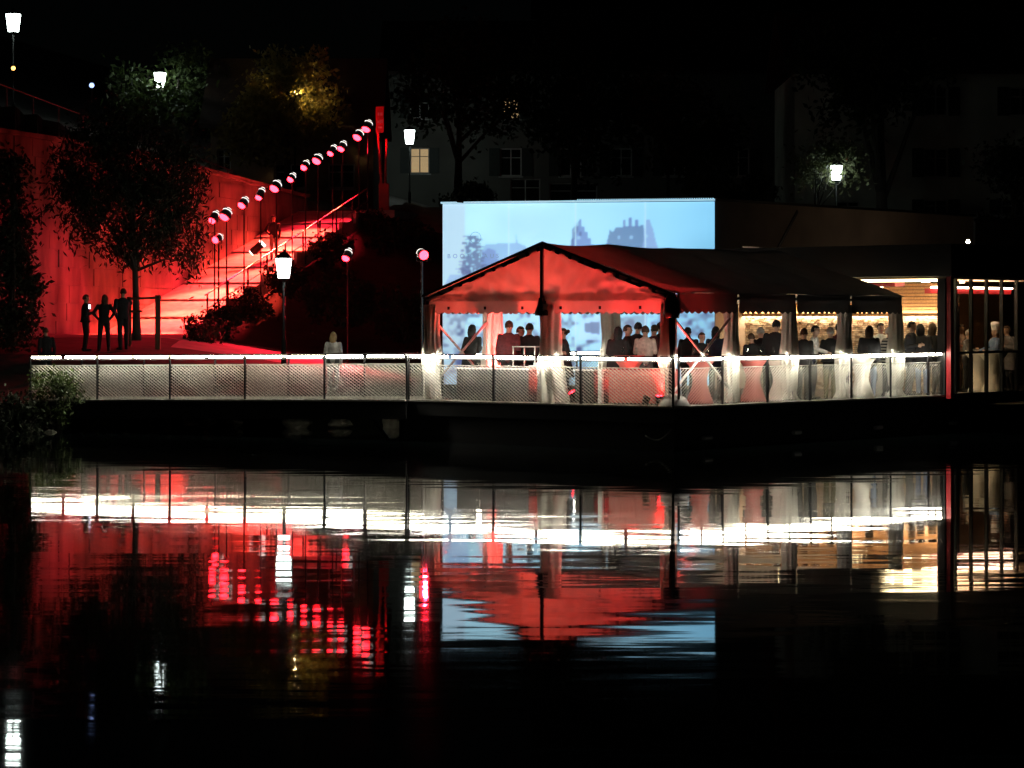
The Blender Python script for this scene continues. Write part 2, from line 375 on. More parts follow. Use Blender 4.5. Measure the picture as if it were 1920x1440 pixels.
# ------------------------------------------------------------------ red spotlights along the stairs
def par_can(root, p, tgt, energy, size=38, r=.105, L=.34, blend=.5, col=RED):
    p = Vector(p); d = (Vector(tgt) - p).normalized()
    a = p - d * L * .5; b = p + d * L * .5
    MB().tube([a, a + d * .03, a + d * .1, b], [r * .55, r * .9, r, r], 14, False).build('can', M_chrome, root, True)
    MB().tube([b - d * .012, b - d * .004, b + d * .06, b + d * .09], [r * .97, r * .97, r * .8, r * .3], 14).build('lens', M_lens, root, True)
    MB().tube([a - d * .012, a + d * .004], r * .62, 10).build('back_cap', M_canglow, root)
    MB().tube([a + d * .095, a + d * .115], r * 1.03, 14, False).build('vent_ring', M_canglow, root)
    sd = d.cross(Vector((0, 0, 1))).normalized()
    MB().bar(p - sd * (r + .02), p - sd * (r + .02) + Vector((0, 0, -.2)), .03, .008).bar(p + sd * (r + .02), p + sd * (r + .02) + Vector((0, 0, -.2)), .03, .008).bar(p - sd * (r + .035) + Vector((0, 0, -.2)), p + sd * (r + .035) + Vector((0, 0, -.2)), .03, .008).build('yoke', M_dark, root)
    spot(root, b + d * .1, tgt, energy, col, size=size, blend=blend, rad=.06)
NS = 12
ordn = ['lowest', 'second lowest', 'third lowest', 'fourth lowest', 'fifth lowest', 'sixth lowest', 'sixth highest', 'fifth highest', 'fourth highest', 'third highest', 'second highest', 'highest']
for i in range(NS):
    r = min(17.3, 17.3 * i / (NS - 1) + random.uniform(-.3, .3)); zt = stair_z(r) + 3.55 + random.uniform(-.16, .16)
    bp = SW(.22, r, stair_z(r) - .3); tp = SW(.22, r, zt)
    root = thing('spotlight_stand', 'red stage spotlight on a thin pole by the stairs, %s of the climbing row' % ordn[i], 'spotlight', bp, 'red spotlights climbing along the stairway')
    MB().tube([bp, (tp.x, tp.y, tp.z - .22)], .025, 8).build('pole', M_dark, root)
    dr_ = random.uniform(-4.2, -2.4); tg = SW(-1.25 + random.uniform(-.35, .45), r + dr_, stair_z(r + dr_))
    par_can(root, tp, tg, (46000, 7000, 32000, 5000)[i % 4], size=37 if i % 2 == 0 else 44, r=random.choice((.13, .15, .18)), L=random.choice((.3, .36, .42)), blend=.8, col=HOT if i % 2 == 0 else RED)
for (px, py, Y, tg, e, lb, sz, hgt) in [
    (652, 476, 84, (-7.0, 81.5, 1.2), 6500, 'red spotlight on a pole right of the lowest lantern, aimed left', 100, None),
    (791, 476, 70, TW(-6.2, 3.2, 2.4), 700, 'red spotlight on a pole just left of the projection screen', 50, None),
    (410, 446, 89.5, SW(-2.4, -8, 1.8), 2300, 'red spotlight clamped below the lowest one of the climbing row', 75, 2.9)]:
    p = at(px, py, Y); gz = ground_z(p.x, p.y) if not hgt else p.z - hgt
    root = thing('spotlight_stand', lb, 'spotlight', (p.x, p.y, gz), 'red spotlights')
    MB().tube([(p.x, p.y, gz), (p.x, p.y, p.z - .22)], .03, 8).build('pole', M_dark, root)
    par_can(root, p, tg, e, size=sz, r=.13, L=.36)
# small black and white can hanging on the handrail
p = at(482, 465, 95)
root = thing('spotlight', 'unlit silver spotlight clamped sideways to the stair handrail', 'spotlight', (p.x, p.y, p.z - .25))
d = Vector((.75, 0, .65)).normalized()
MB().tube([p - d * .3, p - d * .2, p + d * .3], [.09, .15, .15], 14, False).build('can', M_dark, root, True)
MB().tube([p + d * .22, p + d * .31], .155, 14, False).build('rim', M_canglow, root, True)  # both rings emit to look bright although this can is unlit
MB().tube([p - d * .31, p - d * .25], .11, 14, False).build('back_ring', M_canglow, root, True)
MB().bar(p, p + Vector((0, 0, -.25)), .04).build('clamp', M_dark, root)
# sign at the top of the stairs
p = at(712, 222, 108); b0 = at(716, 360, 108)
root = thing('signpost', 'tall narrow red sign with white marks on leaning posts atop the stairs', 'sign', (b0.x, b0.y, 7.3))
MB().hexa([p + Vector(q) for q in [(-.17, -.04, -.6), (.17, -.04, -.6), (.17, .04, -.6), (-.17, .04, -.6), (-.17, -.04, .5), (.17, -.04, .5), (.17, .04, .5), (-.17, .04, .5)]]).build('sign_board', M_redp, root)
for (x0, x1, z0, z1) in [(-.08, -.01, .12, .24), (.02, .12, .12, .24), (-.1, -.02, -.2, -.1), (0, .05, -.22, -.06), (.07, .13, -.2, -.06), (-.06, .1, -.42, -.34)]:
    MB().box(p.x + x0, p.x + x1, p.y - .05, p.y - .043, p.z + z0, p.z + z1).build('sign_mark', M_wfr, root)
MB().bar((p.x - .08, p.y, p.z - .6), (b0.x, b0.y, 8.2), .1).build('post', M_redp, root)
MB().bar((p.x + .28, p.y, p.z - .85), (b0.x + .12, b0.y, 8.2), .09).build('post', M_redp, root)
MB().box(b0.x - .12, b0.x + .3, b0.y - .15, b0.y + .15, 7.2, 8.6).build('pillar', M_redp, root)
spot(root, SW(.22, 16.6, stair_z(16.6) + 2.6), p + Vector((0, 0, -.5)), 500, size=60)

# ------------------------------------------------------------------ rails with LED strips and expanded mesh
def rail_run(root, A, B, posts, za0, za1, zb0, zb1, flip=1, seg=2, mesh=True, led=True, inset=0, mdir=1, wf=1.0):
    """A, B plan points; za0/za1 deck and rail height at A, zb0/zb1 at B; posts: fractions"""
    A = Vector(A); B = Vector(B); Lh = (B - A).length; d = (B - A) / Lh; n = Vector((d.y, -d.x)) * flip   # n outward
    def P(t, h, off=0):  # t in 0..1, h: 0 deck .. 1 rail
        q = A.lerp(B, t) + n * off; z0 = za0 + (zb0 - za0) * t; z1 = za1 + (zb1 - za1) * t
        return Vector((q.x, q.y, z0 + (z1 - z0) * h))
    for t in posts:
        MB().bar(P(t, -.12, .03), P(t, .985, .03), .045, .03, up=(n.x, n.y, 0)).build('post', M_black, root)
    MB().bar(P(posts[0], 1.005, .02), P(posts[-1], 1.005, .02), .16, .025).build('handrail', M_black, root)
    MB().bar(P(posts[0], .915, -.02), P(posts[-1], .915, -.02), .02, .02).build('under_rail', M_black, root)
    MB().bar(P(posts[0], .02, .06), P(posts[-1], .02, .06), .12, .045).build('edge_profile', M_steel, root)
    for i in range(len(posts) - 1):
        t0, t1 = posts[i], posts[i + 1]; bl = (t1 - t0) * Lh
        if led:
            for k in range(seg):
                a = t0 + (t1 - t0) * k / seg + .075 / Lh; b = t0 + (t1 - t0) * (k + 1) / seg - .075 / Lh
                MB().bar(P(a, .962, .045), P(b, .962, .045), .05, .05).build('led_strip', random.choice((M_led, M_led, M_led2, M_led3)) if led is True else led, root)
        if mesh:
            mb = MB(); h0, h1 = .05, .78; z_h = (za1 - za0)
            H = (h1 - h0) * z_h; ang = .66   # rise per run
            a0 = t0 + .03 / Lh; Lb = bl - .06; run = H / ang
            for sgn, sp, wd, th in ((mdir, .112, .020 * wf, .004), (-mdir, .112, .006 * wf, .003)):
                x = -run
                while x < Lb:
                    # strand from (x,0) to (x+run,H)
                    xa, ya, xb, yb = x, 0., x + run, H
                    if xa < 0: ya = -xa * ang; xa = 0.
                    if xb > Lb: yb = H - (xb - Lb) * ang; xb = Lb
                    if xb - xa > .02:
                        if sgn < 0: ya, yb = H - ya, H - yb
                        p0 = P(a0 + xa / Lh, h0 + ya / z_h, .0); p1 = P(a0 + xb / Lh, h0 + yb / z_h, .0)
                        up = Vector((n.x, n.y, 0)) if sgn < 0 else Vector((n.x, n.y, .9)).normalized()
                        mb.bar(p0, p1, wd, th, up=up)
                    x += sp
            o = mb.build('mesh_panel', M_steel, root); o['kind'] = 'stuff'
            for hh in (h0, h1): MB().bar(P(a0, hh), P(a0 + Lb / Lh, hh), .016).build('panel_edge', M_steel, root)
BJ = (-2.46, 59.95); BL = (-12.25, 65.0)
def bridge():
    root = thing('footbridge', 'low footbridge with lit handrails and mesh sides running from bank to terrace', 'footbridge', (-7.4, 62.5, .6))
    d = (Vector(BL) - Vector(BJ)).normalized(); nb = Vector((-d.y, d.x)) * -1   # away from camera
    if nb.y < 0: nb = -nb
    J2 = Vector(BJ) + nb * 2.1; L2 = Vector(BL) + nb * 2.1
    z0, z1 = .76, DZ
    MB().hexa([(BL[0], BL[1], z0 - .05), (BJ[0], BJ[1], z1 - .05), (J2.x, J2.y, z1 - .05), (L2.x, L2.y, z0 - .05), (BL[0], BL[1], z0), (BJ[0], BJ[1], z1), (J2.x, J2.y, z1), (L2.x, L2.y, z0)]).build('deck', M_deck, root)
    for P_, Q_ in ((Vector(BL), Vector(BJ)), (L2, J2)):
        MB().bar((P_.x, P_.y, z0 - .24), (Q_.x, Q_.y, z1 - .24), .14, .36).build('girder', M_hull, root)
    for t in (.06, .94):
        q = Vector(BJ).lerp(Vector(BL), t) + nb * 1.0
        MB().bar((q.x, q.y, -.6), (q.x, q.y, .6), .22).build('pier', M_hull, root)
    q = Vector(BJ).lerp(Vector(BL), .06) + nb * .4
    MB().bar((q.x, q.y, -.1), (q.x - .5, q.y, .55), .08).build('brace', M_hull, root)
    fr = [0, .205, .41, .61, .81, 1.0]
    rail_run(root, BJ, BL, fr, z1, z1 + 1.1, z0, z0 + 1.16, flip=-1, mdir=1)
    rail_run(root, (J2.x, J2.y), (L2.x, L2.y), [.02, .22, .42, .62, .82, 1.0], z1, z1 + 1.1, z0, z0 + 1.14, flip=1, mdir=1, led=M_ledfill, wf=.45)  # far rail strips are an added fill for rocks and bank
bridge()
def terrace():
    root = thing('floating_terrace', 'black floating terrace deck carrying the tent above the river', 'terrace', TW(-3.9, 5, 0))
    MB(T).box(-8.0, 0, 0, 26, DZ - .05, DZ).build('deck', M_deck, root)
    MB(T).box(-7.95, -.05, .06, 26, -.5, DZ - .06).build('hull', M_hull, root)
    MB(T).box(-8.02, .02, -.03, .0, DZ - .32, DZ - .01).build('fascia', M_hull, root)
    MB(T).box(.0, .03, -.03, 26, DZ - .32, DZ - .01).build('fascia', M_hull, root)
    for k in range(6): MB(T).tube([(-.0 + .05, 1 + 3.5 * k, .25), (.05, 1.3 + 3.5 * k, .25)], .05).build('bolt', M_alu, root)
terrace()
def rails():
    a = TW(-7.78, .06, 0); b = TW(-.06, .06, 0); e = TW(-.06, 11.25, 0)
    r1 = thing('terrace_railing', 'lit mesh railing across the front of the tent gable', 'railing', TW(-3.9, .06, DZ), 'terrace railings')
    rail_run(r1, (a.x, a.y), (b.x, b.y), [0, .34, .67, 1.0], DZ, DZ + 1.1, DZ, DZ + 1.1, flip=1, mdir=-1)
    r2 = thing('terrace_railing', 'lit mesh railing along the long right side of the tent', 'railing', TW(-.06, 5.5, DZ), 'terrace railings')
    t = [(.02 + 1.75 * k) / 11.19 for k in range(7)]; t[0] = .012; t[-1] = .94
    rail_run(r2, (b.x, b.y), (e.x, e.y), t + [.999], DZ, DZ + 1.1, DZ, DZ + 1.1, flip=1, mdir=1, wf=.55)
    c1 = TW(-7.9, 2.6, 0); c2 = TW(-7.9, 10.5, 0)
    r3 = thing('terrace_railing', 'lit railing on the far side of the terrace seen through the tent', 'railing', TW(-7.9, 5, DZ), 'terrace railings')
    rail_run(r3, (c1.x, c1.y), (c2.x, c2.y), [0, .25, .5, .75, 1], DZ, DZ + 1.1, DZ, DZ + 1.1, flip=-1, mdir=1)
rails()
# rope and fender marks on the hull
p = at(1235, 822, 55.3)
rp = MB(); pts = [TW(-.75 + .09 * k, -.05, .32 - .16 * math.sin(math.pi * k / 8) + .02 * k) for k in range(9)]
o = rebase(rp.tube(pts, .016, 6).build('mooring_rope', mat('rope', (.6, .58, .5), .9), None, True), pts[0]); tag(o, 'pale mooring rope sagging on the black hull below the tent corner', 'rope')

# ------------------------------------------------------------------ tent
XW, YL = 7.1, 9.3; X0, Y0 = -.28, .28     # right leg line, front line (terrace frame)
ZE, ZR, ZV = 3.38, 4.55, 2.97
xr, xl, xm = X0, X0 - XW, X0 - XW / 2
def tent():
    root = thing('party_tent', 'large gabled party tent glowing red at the front on the terrace', 'tent', TW(xm, Y0 + YL / 2, DZ))
    def roof(side):
        def fn(a, b):
            x = xm + side * (XW / 2 + .17) * a; y = Y0 - .05 + (YL + .1) * b
            bay = (b * 4) % 1; sag = .10 * math.sin(math.pi * bay) * math.sin(math.pi * min(1, a * .9 + .1)) + .02 * math.sin(9 * a + 17 * b)
            return (x, y, ZR + .03 - (ZR - ZE) * a - sag)
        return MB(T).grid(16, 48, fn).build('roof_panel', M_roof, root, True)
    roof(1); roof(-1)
    def gable(yy, sgn):
        mb = MB(T)
        for side in (1, -1):
            def fn(a, b):
                x = xm + side * XW / 2 * a; zt = ZR - (ZR - ZE) * a; z = ZE - .12 + (zt - ZE + .12) * b
                wr = .04 * math.sin(6 * a + 4 * b) * (1 - b) + .035 * math.sin(19 * a * (1 + .35 * b) + side) * (1 - .5 * b) + .02 * math.sin(41 * a - 9 * b)
                return (x, yy - sgn * (.02 + abs(wr)), z)
            mb.grid(60, 16, fn)
        mb.build('gable_panel', M_fab, root, True)
    gable(Y0, 1); gable(Y0 + YL, -1)
    def valance(P0, P1, nrm, n, vm=None):
        def fn(a, b):
            p = Vector(P0).lerp(Vector(P1), a); sc = abs(math.sin(math.pi * a * n)) * .05
            z = ZE + .04 + (ZV - sc + .01 - ZE) * b
            return (p.x + nrm[0] * (.03 + .02 * math.sin(a * n * 1.7) * b), p.y + nrm[1] * (.03 + .02 * math.sin(a * n * 1.7) * b), z)
        return MB(T).grid(n * 6, 4, fn).build('valance', vm or M_fab, root, True)
    valance((xl, Y0), (xm, Y0), (0, -1), 14); valance((xm, Y0), (xr, Y0), (0, -1), 14)
    for k in range(4):
        ya, yb = Y0 + YL * k / 4 + .03, Y0 + YL * (k + 1) / 4 - .03
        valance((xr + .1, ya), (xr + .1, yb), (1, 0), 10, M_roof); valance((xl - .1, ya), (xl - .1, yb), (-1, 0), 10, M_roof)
    for k in range(5):
        y = Y0 + YL * k / 4
        for x in (xl, xr):
            MB(T).box(x - .05, x + .05, y - .05, y + .05, DZ, ZE - .02).build('leg', M_frame, root)
            MB(T).box(x - .14, x + .14, y - .14, y + .14, DZ + .001, DZ + .02).build('base_plate', M_frame, root)
        for sd, x in ((-1, xl), (1, xr)):
            MB(T).bar((x, y, ZE - .06), (xm, y, ZR - .06), .07, .1).build('rafter', M_frame, root)
    MB(T).bar((xm, Y0, ZR - .08), (xm, Y0 + YL, ZR - .08), .07).build('ridge_beam', M_frame, root)
    for x in (xl, xr): MB(T).bar((x, Y0, ZE - .07), (x, Y0 + YL, ZE - .07), .06).build('eave_beam', M_frame, root)
    # dark bars outside the fabric stand in for the backlit frame's silhouette
    for sd in (1, -1):
        MB(T).bar((xm, Y0 - .1, ZR + .03), (xm + sd * (XW / 2 + .1), Y0 - .1, ZE + .01), .04, .05).build('gable_edge_silhouette', M_frame, root)
    MB(T).bar((xm, Y0 - .12, ZV + .02), (xm, Y0 - .12, ZR), .07, .05).build('king_post_silhouette', M_frame, root)
    MB(T).box(xm - .05, xm + .05, Y0 - .05, Y0 + .05, DZ, ZE).build('leg', M_frame, root)
    q = MB(T); q.rings([[(xm + w * math.cos(2 * math.pi * k / 10), Y0 - .13 + .08 * math.sin(2 * math.pi * k / 10), z) for k in range(10)] for w, z in ((.19, ZV - .04), (.19, ZV + .04), (.1, ZV + .2), (.05, ZV + .36))]).build('corner_cover', M_frame, root, True)
    q = MB(T); q.rings([[(xr + w * math.cos(2 * math.pi * k / 10), Y0 + w * math.sin(2 * math.pi * k / 10), z) for k in range(10)] for w, z in ((.16, ZV - .1), (.19, ZV + .04), (.17, ZV + .26), (.08, ZE + .04))]).build('corner_cover', M_frame, root, True)
    # cross braces
    def xbrace(A, B):
        A = Vector(A); B = Vector(B)
        MB(T).tube([(A.x, A.y, DZ + .35), (B.x, B.y, ZV - .1)], .028).build('brace', M_alu, root); MB(T).tube([(B.x, B.y, DZ + .35), (A.x, A.y, ZV - .1)], .028).build('brace', M_alu, root)
    xbrace((xl, Y0 + .15), (xl, Y0 + YL / 4 - .1)); xbrace((xr - .03, Y0 + .12), (xr - .03, Y0 + YL / 4 - .1))
    # small hooks along the gable valance
    for k in range(6):
        x = xl + .7 + k * 1.12
        if abs(x - xm) > .3: MB(T).box(x - .03, x + .03, Y0 - .085, Y0 - .07, ZV + .1, ZV + .17).build('hook', M_frame, root)
tent()
def curtain(x, y, prof, label, nf=9, seed=0, amp=.16, sq=1.0):
    rnd = random.Random(seed); ph = rnd.uniform(0, 6)
    R = []
    zs = [prof[0][0] + (prof[-1][0] - prof[0][0]) * i / 28 for i in range(29)]
    for z in zs:
        for (a, b) in zip(prof[:-1], prof[1:]):
            if a[0] <= z <= b[0] + 1e-6:
                t = (z - a[0]) / (b[0] - a[0]); t = t * t * (3 - 2 * t); r = a[1] + (b[1] - a[1]) * t; dx = a[2] + (b[2] - a[2]) * t; break
        ring = []
        for k in range(40):
            th = 2 * math.pi * k / 40
            rr = r * (1 + amp * math.sin(nf * th + ph + .6 * math.sin(z * 3 + ph)) + .05 * math.sin(3 * th + z * 5))
            ring.append((x + dx + rr * math.cos(th), y + sq * rr * math.sin(th), z))
        R.append(ring)
    o = MB(T).rings(R, cap=True).build('curtain', M_curt, None, True); rebase(o, TW(x, y, DZ)); tag(o, label, 'curtain', 'gathered white tent curtains')
zt = ZV + .22
q4 = YL / 4
pA = [(DZ + .01, .17, 0), (DZ + .5, .16, 0), (DZ + 1.1, .19, 0), (2.5, .14, 0), (zt, .16, 0)]
pB = [(DZ + .01, .24, 0), (DZ + .22, .13, 0), (DZ + .35, .17, 0), (DZ + 1.0, .21, 0), (2.4, .17, 0), (zt, .15, 0)]
pC = [(DZ + .01, .26, 0), (DZ + .2, .18, 0), (DZ + .5, .15, -.05), (DZ + 1.05, .2, 0), (2.5, .15, 0), (zt, .17, .03)]
pD = [(DZ + .2, .05, .02), (DZ + .5, .09, 0), (DZ + 1.1, .2, -.03), (2.3, .17, -.02), (zt, .15, 0)]
pE = [(DZ + .01, .34, .06), (DZ + .6, .3, .03), (DZ + 1.2, .24, 0), (2.0, .22, 0), (zt, .22, 0)]
curtain(xl + .1, Y0 + .05, pA, 'gathered tent curtain at the front left leg of the gable', seed=1)
curtain(xl - .12, Y0 + .22, pA, 'second gathered curtain just behind the front left leg', seed=2)
curtain(xl, Y0 + q4, pE, 'tent curtain at the rear left leg, blazing yellow from an uplight', seed=3)
curtain(xm + .12, Y0 + .05, pE, 'wide gathered curtain around the middle post of the gable', seed=4, nf=7)
curtain(xl, Y0 + 3 * q4, pE, 'pinkish curtain hanging at the back of the tent near the screen', seed=5)
curtain(xr - .12, Y0 + .06, pD, 'curtain at the tent corner, tapering to a point, lit bright red', seed=6)
curtain(xr - .07, Y0 + q4, pA, 'first gathered curtain along the right side after the tent corner', seed=7)
curtain(xr - .07, Y0 + 2 * q4, pB, 'second gathered curtain along the right side, pinched near its foot', seed=8)
curtain(xr - .07, Y0 + 3 * q4, pC, 'third gathered curtain along the right side of the tent', seed=9)
curtain(xr - .07, Y0 + 4 * q4, pB, 'last gathered curtain on the right side, nearest the pavilion', seed=10)
# white domed cover over the corner foot
mb = MB(T); mb.rings([[(xr + .02 + w * math.cos(2 * math.pi * k / 20), Y0 + .05 + w * math.sin(2 * math.pi * k / 20), z) for k in range(20)] for w, z in ((.36, DZ + .005), (.35, DZ + .06), (.28, DZ + .2), (.15, DZ + .29), (.06, DZ + .31))])
o = rebase(mb.build('ballast_cover', mat('weight_cover', (.3, .28, .26), .6), None, True), TW(xr, Y0, DZ)); tag(o, 'white domed weight cover around the tent corner foot', 'weight cover')
# floor uplights
def uplight(x, y, tx, ty, tz, e, label, size=70, col=TRED):
    p = TW(x, y, DZ); root = thing('floor_uplight', label, 'uplight', p, 'floor uplights in the tent')
    t = TW(tx, ty, tz); d = (t - p).normalized(); cc = p + Vector((0, 0, .16))
    MB().tube([cc - d * .1, cc + d * .1], [.07, .09], 12, False).build('housing', M_black, root, True)
    MB().tube([cc + d * .07, cc + d * .078], .08, 12).build('lens', M_lens, root)
    MB().box(p.x - .1, p.x + .1, p.y - .06, p.y + .06, p.z, p.z + .05).build('foot', M_black, root)
    spot(root, cc + d * .11, t, e, col, size, .8, .05)
uplight(xl + .55, Y0 + q4 - .3, xl, Y0 + q4, 2.3, 5000, 'red floor uplight at the rear left tent leg', 55)
uplight(xr - .75, Y0 + .55, xr - .35, Y0 + .05, 2.7, 1100, 'red floor uplight at the tent corner', 110)
uplight(xm + 1.6, Y0 + 1.9, xm + 1.3, Y0, 3.4, 430, 'added red floor uplight backlighting the right half of the gable', 110, (1, .03, .032))  # added inside the tent to make the gable fabric glow
uplight(xm - .7, Y0 + 1.9, xm - 1.2, Y0, 3.6, 1000, 'added red floor uplight backlighting the left half of the gable', 110, (1, .062, .04))  # second added backlight, for the brighter left of the gable

uplight(xr - .62, .17, xr - .1, Y0 + .1, 2.5, 330, 'red floor uplight outside the tent corner by the front railing', 60)
# ------------------------------------------------------------------ projection screen
def vnoise(x, y, sc, seed):
    r = np.random.default_rng(seed); G = r.random((64, 64)); x = x / sc; y = y / sc
    xi = np.floor(x).astype(int); yi = np.floor(y).astype(int); fx = x - xi; fy = y - yi; fx = fx * fx * (3 - 2 * fx); fy = fy * fy * (3 - 2 * fy)
    g = lambda a, b: G[a % 64, b % 64]
    return (g(xi, yi) * (1 - fx) + g(xi + 1, yi) * fx) * (1 - fy) + (g(xi, yi + 1) * (1 - fx) + g(xi + 1, yi + 1) * fx) * fy
def inpoly(x, y, P):
    r = np.zeros(x.shape, bool); j = len(P) - 1
    for i in range(len(P)):
        xi, yi = P[i]; xj, yj = P[j]
        if yi != yj: r ^= ((yi > y) != (yj > y)) & (x < (xj - xi) * (y - yi) / (yj - yi) + xi)
        j = i
    return r
def screen():
    YR, YLf = 71.0, 72.6
    A = at(830, 600, YLf); B = at(1340, 600, YR); zt_ = 6.13; zb_ = 1.0
    root = thing('projection_screen', 'big pale blue projection screen showing an old town behind the tent', 'screen', ((A.x + B.x) / 2, (A.y + B.y) / 2, zb_))
    nx, ny = 255, 172
    a, b = np.meshgrid(np.linspace(0, 1, nx + 1), np.linspace(0, 1, ny + 1))
    X = A.x + (B.x - A.x) * a; Y = A.y + (B.y - A.y) * a; Z = zb_ + (zt_ - zb_) * b
    px = 830 + 510 * a; py = 380 + (1 - b) * 346
    def srgb(c): return np.array([((v / 255 + .055) / 1.055) ** 2.4 for v in c])
    C = np.zeros(px.shape + (3,)); base = srgb((170, 224, 246)); right = srgb((134, 205, 243)); pale = srgb((176, 212, 234)); low = srgb((150, 196, 236))
    C[:] = base; k = np.clip((px - 1000) / 340, 0, 1)[..., None]; C = C * (1 - k) + right * k
    n1 = vnoise(px, py, 60, 1)[..., None]; C *= .9 + .2 * n1
    C[px < 874] = pale; 
    dk = srgb((66, 84, 142)); mid = srgb((96, 122, 182)); lit = srgb((126, 168, 216))
    def put(m, col, k=1.0): C[m] = C[m] * (1 - k) + col * k
    n2 = vnoise(px, py, 7, 3); n3 = vnoise(px, py, 3.5, 4)
    put(inpoly(px, py, [(905, 500), (905, 470), (912, 458), (940, 456), (968, 455), (970, 440), (973, 455), (990, 462), (990, 500)]), lit, .8)
    put(inpoly(px, py, [(902, 500), (906, 474), (918, 465), (930, 470), (937, 490), (937, 505)]), mid, .7)
    tw = 14 + 6 * np.sin(py * .9) + .25 * (py - 440)
    put((np.abs(px - 887 + 3 * np.sin(py * .5)) < tw * .8) & (py > 441) & (py < 515) & (n3 > .25), dk, .85)
    put(inpoly(px, py, [(868, 520), (868, 492), (880, 500), (890, 520)]), dk, .7)
    put(inpoly(px, py, [(830, 540), (845, 515), (880, 515), (880, 560), (830, 560)]), lit, .7)
    put(inpoly(px, py, [(1068, 480), (1072, 462), (1076, 462), (1076, 448), (1080, 448), (1080, 436), (1084, 436), (1084, 425), (1088, 425), (1088, 415), (1091, 410), (1094, 415), (1094, 425), (1098, 425), (1099, 436), (1104, 436), (1105, 448), (1110, 448), (1111, 460), (1117, 460), (1120, 480)]), srgb((104, 136, 192)), .9)
    put(inpoly(px, py, [(1072, 470), (1076, 430), (1084, 418), (1088, 430), (1080, 450), (1078, 480)]), dk, .6)
    put((np.abs(px - 1091) < 2.2) & (np.abs(py - 440) < 4), dk, .8)
    put(inpoly(px, py, [(1133, 480), (1142, 450), (1146, 432), (1151, 437), (1158, 427), (1208, 424), (1214, 480)]), dk, .72)
    put(inpoly(px, py, [(1206, 480), (1210, 430), (1214, 414), (1220, 414), (1226, 430), (1232, 455), (1240, 480)]), srgb((128, 160, 210)), .85)
    for (x, y) in ((1173, 413), (1184, 410), (1196, 414)): put((np.abs(px - x) < 2.5) & (py > y) & (py < 428), mid, .9)
    for (x, y) in ((1163, 447), (1186, 447), (1088, 447), (1215, 445)): put((np.abs(px - x) < 2.5) & (np.abs(py - y) < 3), srgb((150, 195, 235)), .8)
    m = py > 575
    k = (np.clip((n2 * .6 + vnoise(px, py, 16, 9) * .7) - .55, 0, .5) * 2.2)[..., None]; Cl = C * (1 - k) + srgb((70, 95, 150)) * k; C[m] = Cl[m] * .9
    put(inpoly(px, py, [(1085, 640), (1095, 600), (1135, 592), (1140, 640)]), srgb((175, 220, 250)), .7)
    put(inpoly(px, py, [(1098, 625), (1100, 608), (1128, 606), (1126, 630)]), dk, .8)
    put(inpoly(px, py, [(1150, 600), (1215, 592), (1215, 640), (1150, 640)]), srgb((96, 110, 140)), .55)
    for x in (956, 1082, 1212): put((np.abs(px - x) < 1.3), srgb((190, 235, 252)), .8)
    for _ in range(1):
        Q = np.pad(C, ((1, 1), (1, 1), (0, 0)), mode='edge'); C = (Q[:-2, 1:-1] + Q[2:, 1:-1] + Q[1:-1, :-2] + Q[1:-1, 2:] + 2 * Q[1:-1, 1:-1]) / 6
    vg = 1 - .16 * ((px - 1050) / 300) ** 2 - .10 * ((py - 470) / 250) ** 2; C *= vg[..., None]
    nn = (nx + 1) * (ny + 1); me = bpy.data.meshes.new('picture')
    V = np.stack([X, Y, Z], -1).reshape(-1, 3) - np.array(root.location)
    idx = np.arange(nn).reshape(ny + 1, nx + 1)
    Fq = np.stack([idx[:-1, :-1], idx[:-1, 1:], idx[1:, 1:], idx[1:, :-1]], -1).reshape(-1, 4)
    me.from_pydata(V.tolist(), [], Fq.tolist()); ca = me.color_attributes.new('picture', 'FLOAT_COLOR', 'POINT')
    ca.data.foreach_set('color', np.concatenate([C.reshape(-1, 3), np.ones((nn, 1))], 1).astype(np.float32).ravel())
    m = bpy.data.materials.new('projected_picture'); m.use_nodes = True; N = m.node_tree.nodes; K = m.node_tree.links
    at_ = N.new('ShaderNodeAttribute'); at_.attribute_name = 'picture'; bs = N['Principled BSDF']; bs.inputs['Base Color'].default_value = (.25, .25, .25, 1)
    K.new(at_.outputs['Color'], bs.inputs['Emission Color']); bs.inputs['Emission Strength'].default_value = 1.2
    me.materials.append(m); o = bpy.data.objects.new('picture', me); COL.objects.link(o); o.parent = root
    d = (Vector((B.x, B.y, 0)) - Vector((A.x, A.y, 0))).normalized(); nrm = Vector((d.y, -d.x, 0))
    MB().hexa([A + nrm * -.03 + Vector((0, 0, zb_ - A.z)), B + nrm * -.03 + Vector((0, 0, zb_ - B.z)), B - nrm * .15 + Vector((0, 0, zb_ - B.z)), A - nrm * .15 + Vector((0, 0, zb_ - A.z)),
               A + nrm * -.03 + Vector((0, 0, zt_ - A.z)), B + nrm * -.03 + Vector((0, 0, zt_ - B.z)), B - nrm * .15 + Vector((0, 0, zt_ - B.z)), A - nrm * .15 + Vector((0, 0, zt_ - A.z))]).build('backing', M_black, root)
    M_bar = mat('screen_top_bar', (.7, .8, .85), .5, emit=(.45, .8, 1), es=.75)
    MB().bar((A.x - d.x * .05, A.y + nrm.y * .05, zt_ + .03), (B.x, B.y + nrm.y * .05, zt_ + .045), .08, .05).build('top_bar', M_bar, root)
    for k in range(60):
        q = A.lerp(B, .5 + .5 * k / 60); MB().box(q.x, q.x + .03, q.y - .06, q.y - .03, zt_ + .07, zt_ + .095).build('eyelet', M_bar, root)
    # lettering
    M_txt = mat('projected_lettering', (.2, .2, .2), emit=(.13, .24, .40), es=1.0)
